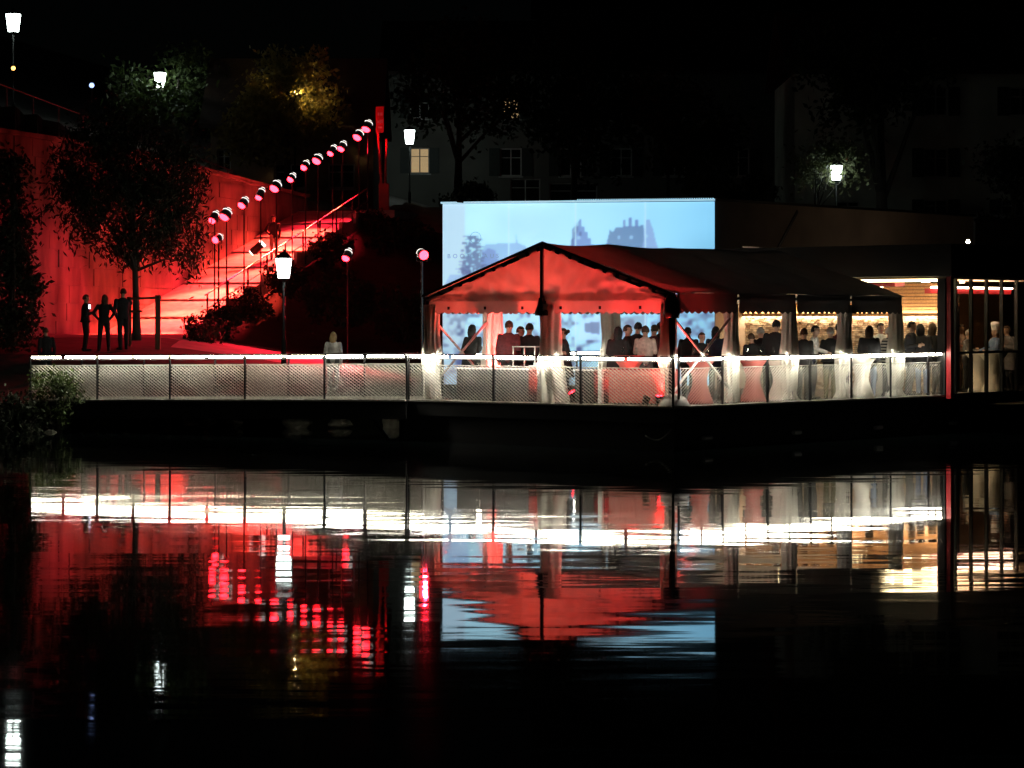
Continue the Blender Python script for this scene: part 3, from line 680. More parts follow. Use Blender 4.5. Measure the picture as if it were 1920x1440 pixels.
    def text(body, px_, py_, size, name='lettering'):
        cu = bpy.data.curves.new('t', 'FONT'); cu.body = body; cu.size = size; cu.space_character = 1.75 if len(body) > 1 else 1; cu.align_x = 'LEFT'
        to = bpy.data.objects.new('t', cu); COL.objects.link(to); dg = bpy.context.evaluated_depsgraph_get(); dg.update()
        me2 = bpy.data.meshes.new_from_object(to.evaluated_get(dg)); bpy.data.objects.remove(to)
        a_ = (px_ - 830) / 510; q = A.lerp(B, a_) + nrm * .012; q.z = zt_ - (py_ - 380) / 346 * (zt_ - zb_)
        R3 = Matrix((d, Vector((0, 0, 1)), nrm)).transposed()
        me2.transform(Matrix.Translation(q - root.location) @ R3.to_4x4()); me2.materials.clear(); me2.materials.append(M_txt)
        ob = bpy.data.objects.new(name, me2); COL.objects.link(ob); ob.parent = root
    text('BOOTSHAUS', 839, 484, .17); text('B', 890, 448, .13, 'emblem_letter')
    rg = MB(); q = A.lerp(B, (893 - 830) / 510) + nrm * .012; q.z = zt_ - (445 - 380) / 346 * (zt_ - zb_)
    rg.rings([[q + d * r_ * math.cos(2 * math.pi * k / 28) + Vector((0, 0, r_ * math.sin(2 * math.pi * k / 28))) for k in range(28)] for r_ in (.15, .165)], cap=False).build('emblem_ring', M_txt, root)
    # small bird-like clamp on the top edge
    q = at(858, 378, 72.4); MB().bar(q, q + Vector((-.08, 0, .14)), .03).bar(q + Vector((-.02, 0, 0)), q + Vector((.2, 0, -.02)), .05).build('edge_clamp', M_dark, root)
screen()

# ------------------------------------------------------------------ pavilion (glass restaurant behind the tent) and its rear wall
YP = 11.3
def pavilion():
    root = thing('pavilion', 'flat-roofed glass pavilion with warm lit interior at the right end of the terrace', 'building', TW(-4, YP + 4, DZ))
    zc = 3.86
    MB(T).box(-9.2, .35, YP - .25, 27, zc + .06, 4.72).build('roof', M_hull, root)
    MB(T).box(-9.0, .1, YP + .02, 26.5, zc, zc + .05).build('ceiling', M_ceil, root)
    MB(T).box(-.16, .06, YP - .06, YP + .2, DZ, zc).build('column', M_black, root)
    MB(T).box(.07, .2, YP - .02, YP + .13, DZ - .05, zc + .055).build('red_column', M_redp, root)['label'] = 'bright red column at the corner of the glass front'
    k = 0; y = YP + .55
    ys = []
    while y < 24: ys.append(y); y += .78
    for y in ys: MB(T).box(-.05, .04, y - .03, y + .03, DZ, zc).build('mullion', M_black, root)
    for a, b in zip(ys[:-1], ys[1:]): MB(T).box(-.03, -.02, a + .031, b - .031, DZ + .08, zc - .01).build('glass_pane', M_dglass, root)
    MB(T).box(-.05, .03, YP + .2, 24, DZ, DZ + .07).build('sill', M_black, root)
    MB(T).box(-.06, .06, YP + .56, 24, DZ + 1.06, DZ + 1.12).build('transom', M_black, root)
    # back wall: cladding below, timber slats above
    YB = YP + 3.9
    MB(T).box(-9.2, -2.0, YB + .06, YB + .3, DZ, zc - .001).build('rear_wall', M_hull, root)
    mbs = [MB(T), MB(T)]
    z = DZ
    while z < 2.9:
        h = random.choice((.05, .06, .08)); x = -9.1
        while x < -2.05:
            w = random.uniform(.06, .22)
            mbs[0 if random.random() < .7 else 1].box(x + .004, min(x + w, -2.0) - .004, YB - random.uniform(.0, .05), YB + .07, z + .004, min(z + h, 2.95) - .004)
            x += w
        z += h
    for mb, m in zip(mbs, (M_clad, M_clad2)):
        o = mb.build('stone_cladding', m, root); o['kind'] = 'stuff'
    for k in range(9):
        z = 3.02 + k * .09; MB(T).box(-9.1, -2.0, YB - .03, YB + .05, z, z + .075).build('timber_slat', M_woodw, root)
    MB(T).box(-9.1, -2.0, YB - .12, YB - .07, 2.95, 2.985).build('cove_light', mat('cove_led', (.9, .7, .4), emit=(1, .74, .46), es=60), root)
    MB(T).box(-9.1, -2.0, YB - .2, YB - .18, 2.93, 3.015).build('cove_shield', M_woodw, root)  # lip added to shield the bright strip from direct view
    # long ceiling light at the open end
    M_cl = mat('ceiling_light', (.9, .9, .7), emit=(1, .80, .42), es=9)
    MB(T).box(-6.5, -.2, YP + .02, YP + .35, zc - .06, zc - .004).build('ceiling_light', M_cl, root)
    MB(T).box(-4.2, -3.2, YP + 2.0, YP + 2.3, zc - .22, zc - .15).build('pendant_light', M_cl, root)
    MB(T).box(-4.6, -2.6, YP + 1.9, YP + 2.4, zc - .148, zc - .01).build('pendant_shade', M_redp, root)
    MB(T).box(-1.4, -.9, YP + 1.4, YP + 5.0, zc - .35, zc - .22).build('pendant_shade', M_redp, root)
    MB(T).box(-1.16, -.85, YP + 1.3, YP + 5.0, zc - .21, zc - .17).build('pendant_light', mat('pendant_tube', (1, .8, .7), emit=(1, .75, .55), es=30), root)
    for q in range(5): MB(T).tube([(-2.2, YP + 1.0 + q * .9, zc - .03), (-2.2, YP + 1.0 + q * .9, zc - .004)], .11, 14).build('added_downlight', mat('added_downlight', (1, .9, .7), emit=(1, .78, .45), es=40), root)  # recessed lights added to warm the dark interior
    MB(T).box(-8.9, -8.8, YP + 3.9, 26, DZ, zc).build('rear_glass_wall', M_hull, root)
    MB(T).box(-4.6, -4.4, YB + .4, 22, DZ, zc - .001).build('timber_wall', M_woodw, root)
    MB(T).box(-8.8, -.1, 22, 22.2, DZ, zc).build('inner_wall', M_hull, root)
pavilion()
def rear_block():
    A = TW(0, 0, 0); P0 = at(1341, 600, 71.1); d = Vector((.644, .765, 0)); n = Vector((-.765, .644, 0))
    root = thing('rear_block', 'dark plain upper wall of the pavilion block right of the screen', 'building', (P0.x + 3, P0.y + 3, 1))
    def bx(a0, a1, b0, b1, z0, z1):
        return [Vector((P0.x, P0.y, 0)) + d * a + n * b + Vector((0, 0, z)) for z in (z0, z1) for a, b in ((a0, b0), (a1, b0), (a1, b1), (a0, b1))]
    MB().hexa(bx(0, 14.2, 0, 7, .9, 6.15)).build('wall', M_pwall, root)
    MB().hexa(bx(-.05, 14.3, -.06, 7.1, 6.153, 6.22)).build('parapet_cap', M_dark, root)
    MB().bar(Vector((P0.x, P0.y, 4.9)) + d * 1.2 - n * .06, Vector((P0.x, P0.y, 4.75)) + d * 5.2 - n * .06, .05).build('gutter', M_alu, root)
    MB().bar(Vector((P0.x, P0.y, 4.8)) + d * 3.0 - n * .012, Vector((P0.x, P0.y, 6.0)) + d * 4.1 - n * .012, .02, .1).build('downpipe', M_dark, root)
rear_block()

# ------------------------------------------------------------------ houses behind
def house(label, Y, x0, x1, zb, ztop, wins, m, depth=10, ridge=3.5, rot=0):
    X0_, X1_ = atx(x0, Y), atx(x1, Y)
    root = thing('town_house', label, 'house', ((X0_ + X1_) / 2, Y, zb), 'houses of the old town')
    ws = []
    for (wx, wy, ww, wh, kind) in wins:
        p = at(wx, wy, Y); ws.append((p.x, p.z, ww * Y / F, wh * Y / F, kind))
    # front wall with real openings
    xs = sorted({X0_, X1_, *[w[0] - w[2] / 2 for w in ws], *[w[0] + w[2] / 2 for w in ws]}); zs = sorted({zb, ztop, *[w[1] - w[3] / 2 for w in ws], *[w[1] + w[3] / 2 for w in ws]})
    mb = MB()
    for a, b in zip(xs[:-1], xs[1:]):
        for c0, c1 in zip(zs[:-1], zs[1:]):
            cx, cz = (a + b) / 2, (c0 + c1) / 2
            if any(abs(cx - w[0]) < w[2] / 2 and abs(cz - w[1]) < w[3] / 2 for w in ws): continue
            mb.hexa([(a, Y, c0), (b, Y, c0), (b, Y + .35, c0), (a, Y + .35, c0), (a, Y, c1), (b, Y, c1), (b, Y + .35, c1), (a, Y + .35, c1)])
    mb.box(X0_, X0_ + .35, Y + .36, Y + depth, zb, ztop).box(X1_ - .35, X1_, Y + .36, Y + depth, zb, ztop).box(X0_ + .36, X1_ - .36, Y + depth - .35, Y + depth, zb, ztop)
    mb.build('wall', m, root)
    r = MB(); a, b = X0_ - .5, X1_ + .5; zr = ztop + ridge; ym = Y + depth / 2
    r._a([(a, Y - .6, ztop - .1), (b, Y - .6, ztop - .1), (b, ym, zr), (a, ym, zr), (a, Y + depth + .6, ztop - .1), (b, Y + depth + .6, ztop - .1),
          (a, Y - .6, ztop + .1), (b, Y - .6, ztop + .1), (b, ym, zr + .25), (a, ym, zr + .25), (a, Y + depth + .6, ztop + .1), (b, Y + depth + .6, ztop + .1)],
         [(0, 1, 2, 3), (3, 2, 5, 4), (7, 6, 9, 8), (8, 9, 10, 11), (0, 6, 7, 1), (4, 5, 11, 10), (0, 3, 9, 6), (3, 4, 10, 9), (1, 7, 8, 2), (2, 8, 11, 5)])
    r.build('roof', M_tile, root)
    for (wx, wz, ww, wh, kind) in ws:
        pm_ = {'d': M_pane, 'w': M_lit, 'c': M_litc, 'p': M_litp}[kind[0]]
        win = MB().box(wx - ww / 2, wx + ww / 2, Y + .2, Y + .22, wz - wh / 2, wz + wh / 2).build('window', pm_, root)
        fr = MB(); t = .07
        fr.box(wx - ww / 2, wx - ww / 2 + t, Y + .12, Y + .197, wz - wh / 2, wz + wh / 2).box(wx + ww / 2 - t, wx + ww / 2, Y + .12, Y + .197, wz - wh / 2, wz + wh / 2)
        fr.box(wx - ww / 2 + t, wx + ww / 2 - t, Y + .12, Y + .197, wz + wh / 2 - t, wz + wh / 2).box(wx - ww / 2 + t, wx + ww / 2 - t, Y + .12, Y + .197, wz - wh / 2, wz - wh / 2 + t)
        fr.box(wx - .035, wx + .035, Y + .12, Y + .196, wz - wh / 2 + t, wz + wh / 2 - t).box(wx - ww / 2 + t, wx - .035, Y + .13, Y + .196, wz + wh * .15, wz + wh * .15 + .04).box(wx + .035, wx + ww / 2 - t, Y + .13, Y + .196, wz + wh * .15, wz + wh * .15 + .04)
        fr.build('window_frame', M_wfr, win)
        MB().box(wx - ww / 2 - .1, wx + ww / 2 + .1, Y - .1, Y - .003, wz - wh / 2 - .1, wz - wh / 2 - .02).build('window_sill', M_wfr, win)
        if 's' in kind:
            for sd in (-1, 1):
                cx = wx + sd * (ww * .5 + ww * .27)
                MB().box(cx - ww * .25, cx + ww * .25, Y - .06, Y - .01, wz - wh / 2, wz + wh / 2).build('shutter', M_shut, win)
                for q in range(6): MB().box(cx - ww * .2, cx + ww * .2, Y - .075, Y - .062, wz - wh / 2 + wh * (q + .2) / 6, wz - wh / 2 + wh * (q + .75) / 6).build('shutter_slat', M_shut, win)
w1 = [(787, 301, 36, 48, 'ws'), (958, 304, 40, 52, 'ds'), (1070, 304, 40, 52, 'ds'), (1165, 304, 40, 52, 'ds'), (1265, 304, 40, 52, 'ds'), (1385, 304, 40, 52, 'ds'),
      (787, 200, 36, 44, 'ds'), (958, 201, 34, 44, 'ws'), (1070, 201, 38, 46, 'ds'), (1165, 201, 38, 46, 'ds'), (1265, 201, 38, 46, 'ds'), (985, 360, 56, 50, 'd'), (1075, 365, 90, 44, 'd')]
house('long grey town house with two amber windows behind the screen', 152, 725, 1475, 7, 17.5, w1, M_facade)
w2 = [(1755, 305, 44, 54, 'ds'), (1755, 392, 44, 36, 'ds'), (1915, 300, 44, 54, 'ds'), (1900, 392, 44, 36, 'ds'), (1590, 392, 44, 30, 'd'), (1755, 190, 44, 54, 'ds'), (1915, 190, 44, 54, 'ds')]
house('pale shuttered town house behind the pavilion roof at right', 131, 1490, 2010, 5.5, 15.5, w2, M_facade2)
w3 = [(1560, 92, 26, 18, 'w'), (1628, 92, 22, 26, 'c'), (1796, 70, 5, 14, 'c'), (1073, 60, 20, 26, 'd')]
house('dark hillside house with a cold blue window high above the roofs', 185, 1010, 1960, 9, 26, w3, mat('dark_facade', (.05, .05, .05), .9))
w4 = [(420, 300, 26, 40, 'd'), (545, 330, 60, 46, 'd'), (640, 330, 50, 46, 'd')]
house('brownish house front beyond the top of the stairs', 124, 395, 700, 7.2, 12.2, w4, mat('brown_facade', (.22, .15, .1), .9, 0, .3, .8), depth=8)
def pink_lights():
    p = at(1880, 466, 84); root = thing('parked_trailer', 'dim pink-lit low trailer behind the pavilion roof at the right edge', 'trailer', (p.x, p.y + 1, p.z - 1.2))
    MB().box(p.x - .9, p.x + 2, p.y, p.y + 2, p.z - .6, p.z + .9).build('body', M_black, root)
    MB().box(p.x - .95, p.x + 2.05, p.y - .05, p.y + 2.05, p.z + .903, p.z + .98).build('roof', M_black, root)
    for dx in (-.5, .4, 1.4): MB().tube([(p.x + dx, p.y + .3, p.z - .9), (p.x + dx, p.y + .5, p.z - .9)], .35, 14).build('wheel', M_black, root)
    for x0, x1 in ((-.5, -.37), (-.18, -.06), (.12, .5)): MB().box(p.x + x0, p.x + x1, p.y - .02, p.y - .004, p.z - .04, p.z + .03).build('lamp', M_litp, root)
pink_lights()

# ------------------------------------------------------------------ vegetation
def leaf_mesh(pts, size, droop=0, seed=0):
    r = np.random.default_rng(seed); n = len(pts); pts = np.asarray(pts)
    a = r.normal(size=(n, 3)); 
    if droop: a[:, 2] -= droop * 1.5
    a /= np.linalg.norm(a, axis=1)[:, None]; b = r.normal(size=(n, 3)); b -= (b * a).sum(1)[:, None] * a; b /= np.linalg.norm(b, axis=1)[:, None]
    s1 = size * r.uniform(.6, 1.3, (n, 1)); s2 = s1 * (.28 if droop else .5)
    V = np.stack([pts - a * s1 * .5, pts + b * s2 * .5, pts + a * s1 * .5, pts - b * s2 * .5], 1).reshape(-1, 3)
    return V, np.arange(4 * n).reshape(-1, 4)
def crown_points(blobs, n, seed, clump=.45, vert=1.0):
    r = np.random.default_rng(seed); out = []; tot = sum(b[3] * b[4] * b[5] for b in blobs)
    for (x, y, z, rx, ry, rz) in blobs:
        k = int(n * rx * ry * rz / tot); nc = max(6, k // 45)
        d = r.normal(size=(nc, 3)); d /= np.linalg.norm(d, axis=1)[:, None]; rad = r.uniform(.35, 1.0, (nc, 1)) ** .6
        cc = d * rad * np.array([rx, ry, rz]); ci = r.integers(0, nc, k)
        p = cc[ci] + r.normal(size=(k, 3)) * np.array([clump, clump, clump * vert]); out.append(p + np.array([x, y, z]))
    return np.concatenate(out)
def leaves(name, root, pts, size, m, droop=0, seed=0):
    V, Fq = leaf_mesh(pts, size, droop, seed); off = np.array(parent_loc(root)) if root else 0
    me = bpy.data.meshes.new(name); me.from_pydata((V - off).tolist(), [], Fq.tolist()); me.materials.append(m)
    o = bpy.data.objects.new(name, me); COL.objects.link(o); o.parent = root; return o
def tree(px, Y, ztop, blobs, label, n=4000, size=.28, m=M_leafd, tr=.16, seed=1, clump=.45, droop=0, vert=1.0, base=None, lean=0):
    X = atx(px, Y); gz = base if base is not None else ground_z(X, Y) - .1
    root = thing('leafy_tree', label, 'tree', (X, Y, gz), 'trees')
    rnd = random.Random(seed); pts = []; H = ztop - gz
    for i in range(8): t = i / 7; pts.append((X + lean * t + .12 * math.sin(3 * t + seed) * t, Y, gz + H * .8 * t))
    t_ = MB().tube(pts, [tr * (1.25 if i == 0 else 1) * (1 - .78 * i / 7) for i in range(8)], 9)
    for (bx, by, bz, rx, ry, rz) in blobs:
        for q in range(3):
            i = rnd.randint(3, 6); a = Vector(pts[i]); e = Vector((bx + rnd.uniform(-.6, .6) * rx, by + rnd.uniform(-.6, .6) * ry, bz + rnd.uniform(-.3, .5) * rz)); mid_ = a.lerp(e, .5) + Vector((0, 0, .25))
            t_.tube([a, mid_, e], [tr * .42, tr * .25, tr * .07], 6)
    t_.build('trunk', M_bark, root, True)
    leaves('crown', root, crown_points(blobs, n, seed, clump, vert), size, m, droop, seed)
def B(px, py, Y, rx, rz, ry=None):
    p = at(px, py, Y); return (p.x, p.y, p.z, rx * Y / F, (ry or rx) * Y / F * .9, rz * Y / F)
tree(256, 78, 8.4, [B(185, 320, 78, 95, 70), B(290, 300, 78, 100, 80), B(245, 400, 78, 125, 80), B(335, 430, 78, 50, 85), B(120, 370, 78, 50, 55), B(210, 250, 78, 90, 40), B(345, 340, 78, 50, 70), B(350, 490, 78, 30, 40), B(150, 440, 78, 40, 30)], 'slender tree with drooping dark crown staked before the red wall', 14000, .22, M_leafd, .13, 3, .2, droop=.7, vert=1.7, base=2.2)
tree(540, 121.6, 15.5, [B(512, 150, 122.2, 48, 50), B(553, 160, 121.2, 36, 46), B(580, 140, 122.8, 30, 40), B(520, 230, 122, 80, 60), B(600, 200, 123, 40, 60), B(470, 250, 121, 50, 60)], 'tree lit golden from inside by an amber lamp above the stairs', 8500, .3, mat('leaf_golden_lit', (.24, .19, .05), .7, 0, .4, 2, transl=.35), .2, 4, .35)  # leaf colour yellowed and lightened to carry the amber lamp's glow
tree(330, 127, 15.5, [B(250, 150, 127, 45, 35), B(345, 140, 127.5, 55, 40), B(300, 195, 126, 90, 30), B(400, 200, 128, 60, 60)], 'tree whose green leaves catch the light of the lantern among them', 3800, .34, M_leaf, .2, 5, .4)
tree(858, 140, 18, [B(830, 170, 140, 90, 70), B(920, 200, 139, 80, 55), B(870, 110, 140, 90, 60), B(965, 200, 141, 42, 40)], 'tall dark tree with bare trunk before the long grey house, left one', 4200, .4, M_leafd, .3, 6, .5)
tree(1075, 138, 17, [B(1060, 230, 138, 75, 55), B(1130, 190, 138, 80, 60), B(1040, 150, 139, 70, 60), B(1120, 300, 138, 50, 35)], 'dark tree before the middle of the long grey house', 3800, .4, M_leafd, .22, 7, .5)
tree(1252, 136, 17, [B(1230, 200, 136, 80, 70), B(1310, 240, 136, 80, 60), B(1270, 290, 136, 70, 25), B(1330, 330, 134, 50, 28)], 'thin-trunked dark tree right of the screen top', 3600, .4, M_leafd, .12, 8, .5)
tree(1655, 124, 17, [B(1640, 140, 124, 90, 60), B(1560, 110, 125, 70, 45), B(1720, 120, 124, 60, 45), B(1600, 200, 124, 60, 40)], 'thick-trunked dark tree in front of the pale shuttered house', 3800, .4, M_leafd, .42, 9, .5, base=4)
tree(1530, 119, 11, [B(1530, 310, 120.5, 45, 32), B(1600, 310, 121, 28, 30), B(1560, 280, 121, 40, 18)], 'small tree with pale leaves around the lantern at right', 1500, .26, mat('leaf_pale', (.10, .11, .05), .7, transl=.3), .1, 10, .4, base=5)
tree(1905, 118, 12, [B(1900, 330, 118, 45, 40), B(1880, 300, 118, 40, 30), B(1915, 370, 118, 30, 25)], 'drooping dark tree at the right edge before the shuttered house', 1500, .26, M_leafd, .14, 11, .4, base=4)
tree(20, 77, 9.3, [B(10, 330, 77, 32, 60), B(25, 450, 77, 40, 75), B(35, 560, 77, 36, 75), B(20, 620, 76, 40, 40)], 'tall dark evergreen silhouette against the left end of the wall', 5200, .2, M_leafd, .12, 12, .22, base=1.6)
def bush(px, py, Y, rx, rz, label, n=1200, size=.16, m=M_leafd, seed=1, clump=.15, base=None):
    p = at(px, py, Y); gz = base if base is not None else p.z - rz * Y / F
    root = thing('shrub', label, 'shrub', (p.x, p.y, gz), 'shrubs')
    b = (p.x, p.y, p.z, rx * Y / F, min(rx, 60) * Y / F * .8, rz * Y / F)
    st = MB(); rnd = random.Random(seed)
    for k in range(7): st.tube([(p.x + rnd.uniform(-.1, .1), p.y, gz - .1), (p.x + rnd.uniform(-.7, .7) * b[3], p.y + rnd.uniform(-.5, .5) * b[4], p.z + rnd.uniform(0, .6) * b[5])], [.03, .01], 5)
    st.build('stems', M_bark, root); leaves('foliage', root, crown_points([b], n, seed, clump), size, m, 0, seed)
bush(372, 632, 82, 34, 40, 'dark bush at the foot of the stairway right of the stairs', seed=21)
bush(420, 610, 86, 34, 34, 'dark bush beside the lowest handrail post', seed=22)
bush(470, 575, 90, 36, 26, 'dark bush on the bank below the third handrail post', seed=23)
bush(540, 525, 94, 44, 26, 'red-rimmed bush on the bank behind the lowest lantern', seed=24, n=1500)
bush(620, 470, 100, 44, 26, 'red-rimmed bush on the bank halfway up the handrail', seed=25, n=1500)
bush(690, 420, 106, 36, 22, 'dark bush near the upper end of the handrail', seed=26)
bush(640, 560, 92, 80, 50, 'broad dark bush covering the lower bank', seed=27, n=2600)
bush(760, 470, 104, 70, 70, 'broad dark bush on the bank left of the screen', seed=28, n=2600, size=.24)
bush(760, 590, 90, 60, 50, 'dark bush on the lower bank next to the tent', seed=29, n=2000)
bush(880, 372, 118, 50, 26, 'rounded dark bush above the left end of the screen', seed=30, n=1300, size=.24)
bush(1380, 352, 112, 95, 28, 'wide dark hedge above the right end of the screen', seed=31, n=2200, size=.24)
bush(1880, 430, 95, 60, 26, 'dark hedge over the pavilion roof at the right edge', seed=32, n=1600, size=.2)
bush(105, 745, 64.4, 58, 52, 'leafy shore shrub hanging over the left end of the footbridge mesh', seed=33, n=1500, size=.13, m=M_leaf, clump=.12, base=-.1)
bush(190, 795, 64.6, 30, 24, 'low yellow-green shrub on the shore beneath the footbridge', seed=34, n=500, size=.12, m=mat('leaf_yellow', (.16, .17, .03), .7, transl=.3), clump=.1, base=-.1)
bush(35, 800, 64.0, 60, 60, 'dark shore shrub at the left picture edge by the water', seed=35, n=1300, size=.15, base=-.1)
def rock(px, py, Y, w, h, label, seed):
    p = at(px, py, Y); w *= Y / F; h *= Y / F; rnd = random.Random(seed)
    bm = bmesh.new(); bmesh.ops.create_icosphere(bm, subdivisions=3, radius=1)
    ph = [rnd.uniform(0, 6) for _ in range(6)]
    for v in bm.verts:
        k = 1 + .16 * math.sin(2.3 * v.co.x + ph[0]) + .16 * math.sin(2.9 * v.co.y + ph[1]) + .1 * math.sin(5 * v.co.z + ph[2]) + .06 * math.sin(9 * v.co.x + 7 * v.co.y + ph[3])
        v.co = Vector((v.co.x * w / 2 * k, v.co.y * w * .45 * k, v.co.z * h * .62 * k))
    me = bpy.data.meshes.new('boulder'); bm.to_mesh(me); bm.free(); me.materials.append(M_rock)
    o = bpy.data.objects.new('boulder', me); COL.objects.link(o); o.location = (p.x, p.y, p.z); tag(o, label, 'boulder', 'shore boulders')
RL = ['largest boulder at the water left of the footbridge', 'pale boulder left of the lit stones under the bridge', 'flat yellow-lit stone under the footbridge', 'small yellow-lit stone beside the flat one', 'rounded boulder under the second bridge bay', 'grey boulder right of the rounded one under the bridge',
      'angular boulder under the middle of the footbridge', 'mossy boulder right of the middle of the footbridge', 'low wide stone under the third bridge bay', 'long low stone under the right half of the bridge', 'small stone near the bridge pier', 'dark boulder near the terrace hull', 'half sunk boulder at the left edge', 'small boulder before the shore shrub']
RK = [(130, 795, 66, 60, 50), (160, 800, 66.3, 50, 36), (205, 792, 66.4, 36, 18), (233, 795, 66.4, 20, 12), (280, 795, 66.8, 30, 26), (312, 796, 66.8, 26, 26), (355, 794, 66.8, 34, 20), (392, 795, 66.9, 28, 22), (430, 793, 66.8, 50, 16), (560, 793, 67, 48, 20), (640, 794, 67, 40, 14), (735, 795, 66.8, 34, 22), (60, 815, 64.5, 46, 40), (95, 822, 64.2, 36, 24)]
for i, (a, b, Y, w, h) in enumerate(RK): rock(a, b, Y, w, h, RL[i], i)

# tree stakes
p1 = at(296, 558, 77.2); p0 = at(243, 560, 77.2); gz = ground_z(p1.x, p1.y)
root = thing('tree_stakes', 'wooden stake frame with crossbar guarding the slender tree', 'tree stake', (p1.x, p1.y, gz))
MB().bar((p1.x, p1.y, gz - .2), (p1.x, p1.y, p1.z + .08), .15).build('stake', M_wood, root)
MB().bar((p0.x - .1, p0.y + .6, gz - .2), (p0.x - .1, p0.y + .6, p0.z + .06), .12).build('stake', M_wood, root)
MB().bar((p0.x - .1, p0.y + .5, p0.z), (p1.x + .1, p1.y - .1, p1.z), .09, .07).build('crossbar', M_wood, root)
MB().bar((p0.x - .1, p0.y + .5, p0.z - .38), (p0.x + .35, p0.y + .1, p0.z - .38), .06).build('crossbar', M_wood, root)

# ------------------------------------------------------------------ tent furniture
def counter(x0, x1, y0, y1, h, label, body, top, name='serving_counter'):
    root = thing(name, label, 'counter', TW((x0 + x1) / 2, (y0 + y1) / 2, DZ))
    MB(T).box(x0, x1, y0, y1, DZ + .06, DZ + h - .04).build('body', body, root)
    MB(T).box(x0 - .03, x1 + .03, y0 - .04, y1 + .03, DZ + h - .036, DZ + h).build('top', top, root)
    MB(T).box(x0 + .05, x1 - .05, y0 + .06, y1 - .05, DZ, DZ + .058).build('plinth', M_black, root)
    n = max(2, int((x1 - x0) / .7))
    for k in range(n):
        a = x0 + (x1 - x0) * k / n + .02; b = x0 + (x1 - x0) * (k + 1) / n - .02
        MB(T).box(a, b, y0 - .015, y0 - .001, DZ + .1, DZ + h - .08).build('front_panel', body, root)
counter(-6.9, -4.7, .75, 1.35, .80, 'black serving counter behind the left half of the gable railing', M_blk_box, M_white)
counter(-3.3, -2.75, .7, 1.3, .80, 'black drinks fridge with white top right of the middle curtain', M_blk_box, M_white)
counter(-2.5, -.95, .9, 1.4, .82, 'red-draped counter behind the right half of the gable railing', M_cloth_r, M_redp)
MB(T).box(-2.66, -2.56, .72, .8, DZ, DZ + .82).build('white_panel', M_white)
o = bpy.data.objects['white_panel']; rebase(o, TW(-2.6, .76, DZ)); tag(o, 'narrow white upright panel beside the drinks fridge', 'panel')
root = thing('display_case', 'glass display case on the black serving counter', 'display case', TW(-5.1, 1.1, DZ + .8))
cx0, cx1, cy0, cy1, cz0, cz1 = -5.25, -4.6, .85, 1.25, DZ + .803, DZ + 1.28
for x in (cx0, cx1):
    for y in (cy0, cy1): MB(T).box(x - .012, x + .012, y - .012, y + .012, cz0, cz1).build('case_post', M_rail, root)
MB(T).box(cx0 - .02, cx1 + .02, cy0 - .02, cy1 + .02, cz1, cz1 + .025).build('case_top', M_rail, root)
MB(T).box(cx0 + .013, cx1 - .013, cy0 - .003, cy0 + .003, cz0, cz1 - .001).build('case_pane', M_glass, root)
MB(T).box(cx0 + .013, cx1 - .013, cy0 + .05, cy1 - .05, cz0 + .2, cz0 + .22).build('case_shelf', M_white, root)
root = thing('serving_tray', 'white food warmer tray on the counter under the glass case', 'tray', TW(-4.45, 1.0, DZ + .8))
MB(T).box(-4.75, -4.0, .8, 1.25, DZ + .81, DZ + .86).build('tray_body', M_white, root); MB(T).box(-4.65, -4.1, .86, 1.2, DZ + .863, DZ + .93).build('tray_lid', M_white, root)
def high_table(px, Y, label, m, h=1.08, r=.36):
    X = atx(px, Y); root = thing('high_table', label, 'table', (X, Y, DZ), 'cloth-covered standing tables')
    R = []
    for rr, z in ((.30, .0), (.27, .1), (.16, .42), (.15, .55), (.22, .85), (r, h - .05), (r, h - .02)):
        R.append([(X + rr * (1 + .06 * math.cos(4 * t)) * math.cos(t), Y + rr * (1 + .06 * math.cos(4 * t)) * math.sin(t), DZ + .005 + z) for t in [2 * math.pi * k / 24 for k in range(24)]])
    MB().rings(R).build('table_cover', m, root, True)
    MB().tube([(X, Y, DZ + h - .012), (X, Y, DZ + h + .012)], r * 1.02, 24).build('table_top', m, root)
    for q in range(2):
        gx, gy = X + .15 * (-1) ** q, Y - .12 + .1 * q
        MB().tube([(gx, gy, DZ + h + .013), (gx, gy, DZ + h + .02), (gx, gy, DZ + h + .1), (gx, gy, DZ + h + .2)], [.035, .008, .03, .036], 10).build('drinking_glass', M_glass, root)
high_table(1180, 58.6, 'standing table with cloth tinted for the red light between the dark-coated pair and the corner', M_cloth_r)
high_table(1312, 57.9, 'standing table with cloth tinted for the red light just right of the tent corner brace', M_cloth_r)
high_table(1412, 59.2, 'standing table with cloth tinted for the red light right of the first side curtain', M_cloth_r)
high_table(1462, 59.3, 'pale standing table in front of the tall man in black', M_cloth)
high_table(1616, 61.5, 'white standing table beside the third side curtain', M_cloth)
high_table(1658, 63.3, 'beige standing table in front of the striped jacket', M_cloth)
high_table(1836, 67.4, 'white standing table inside the glass pavilion, left one', M_cloth)
high_table(1862, 66.3, 'white standing table inside the glass pavilion at the chef', M_cloth)

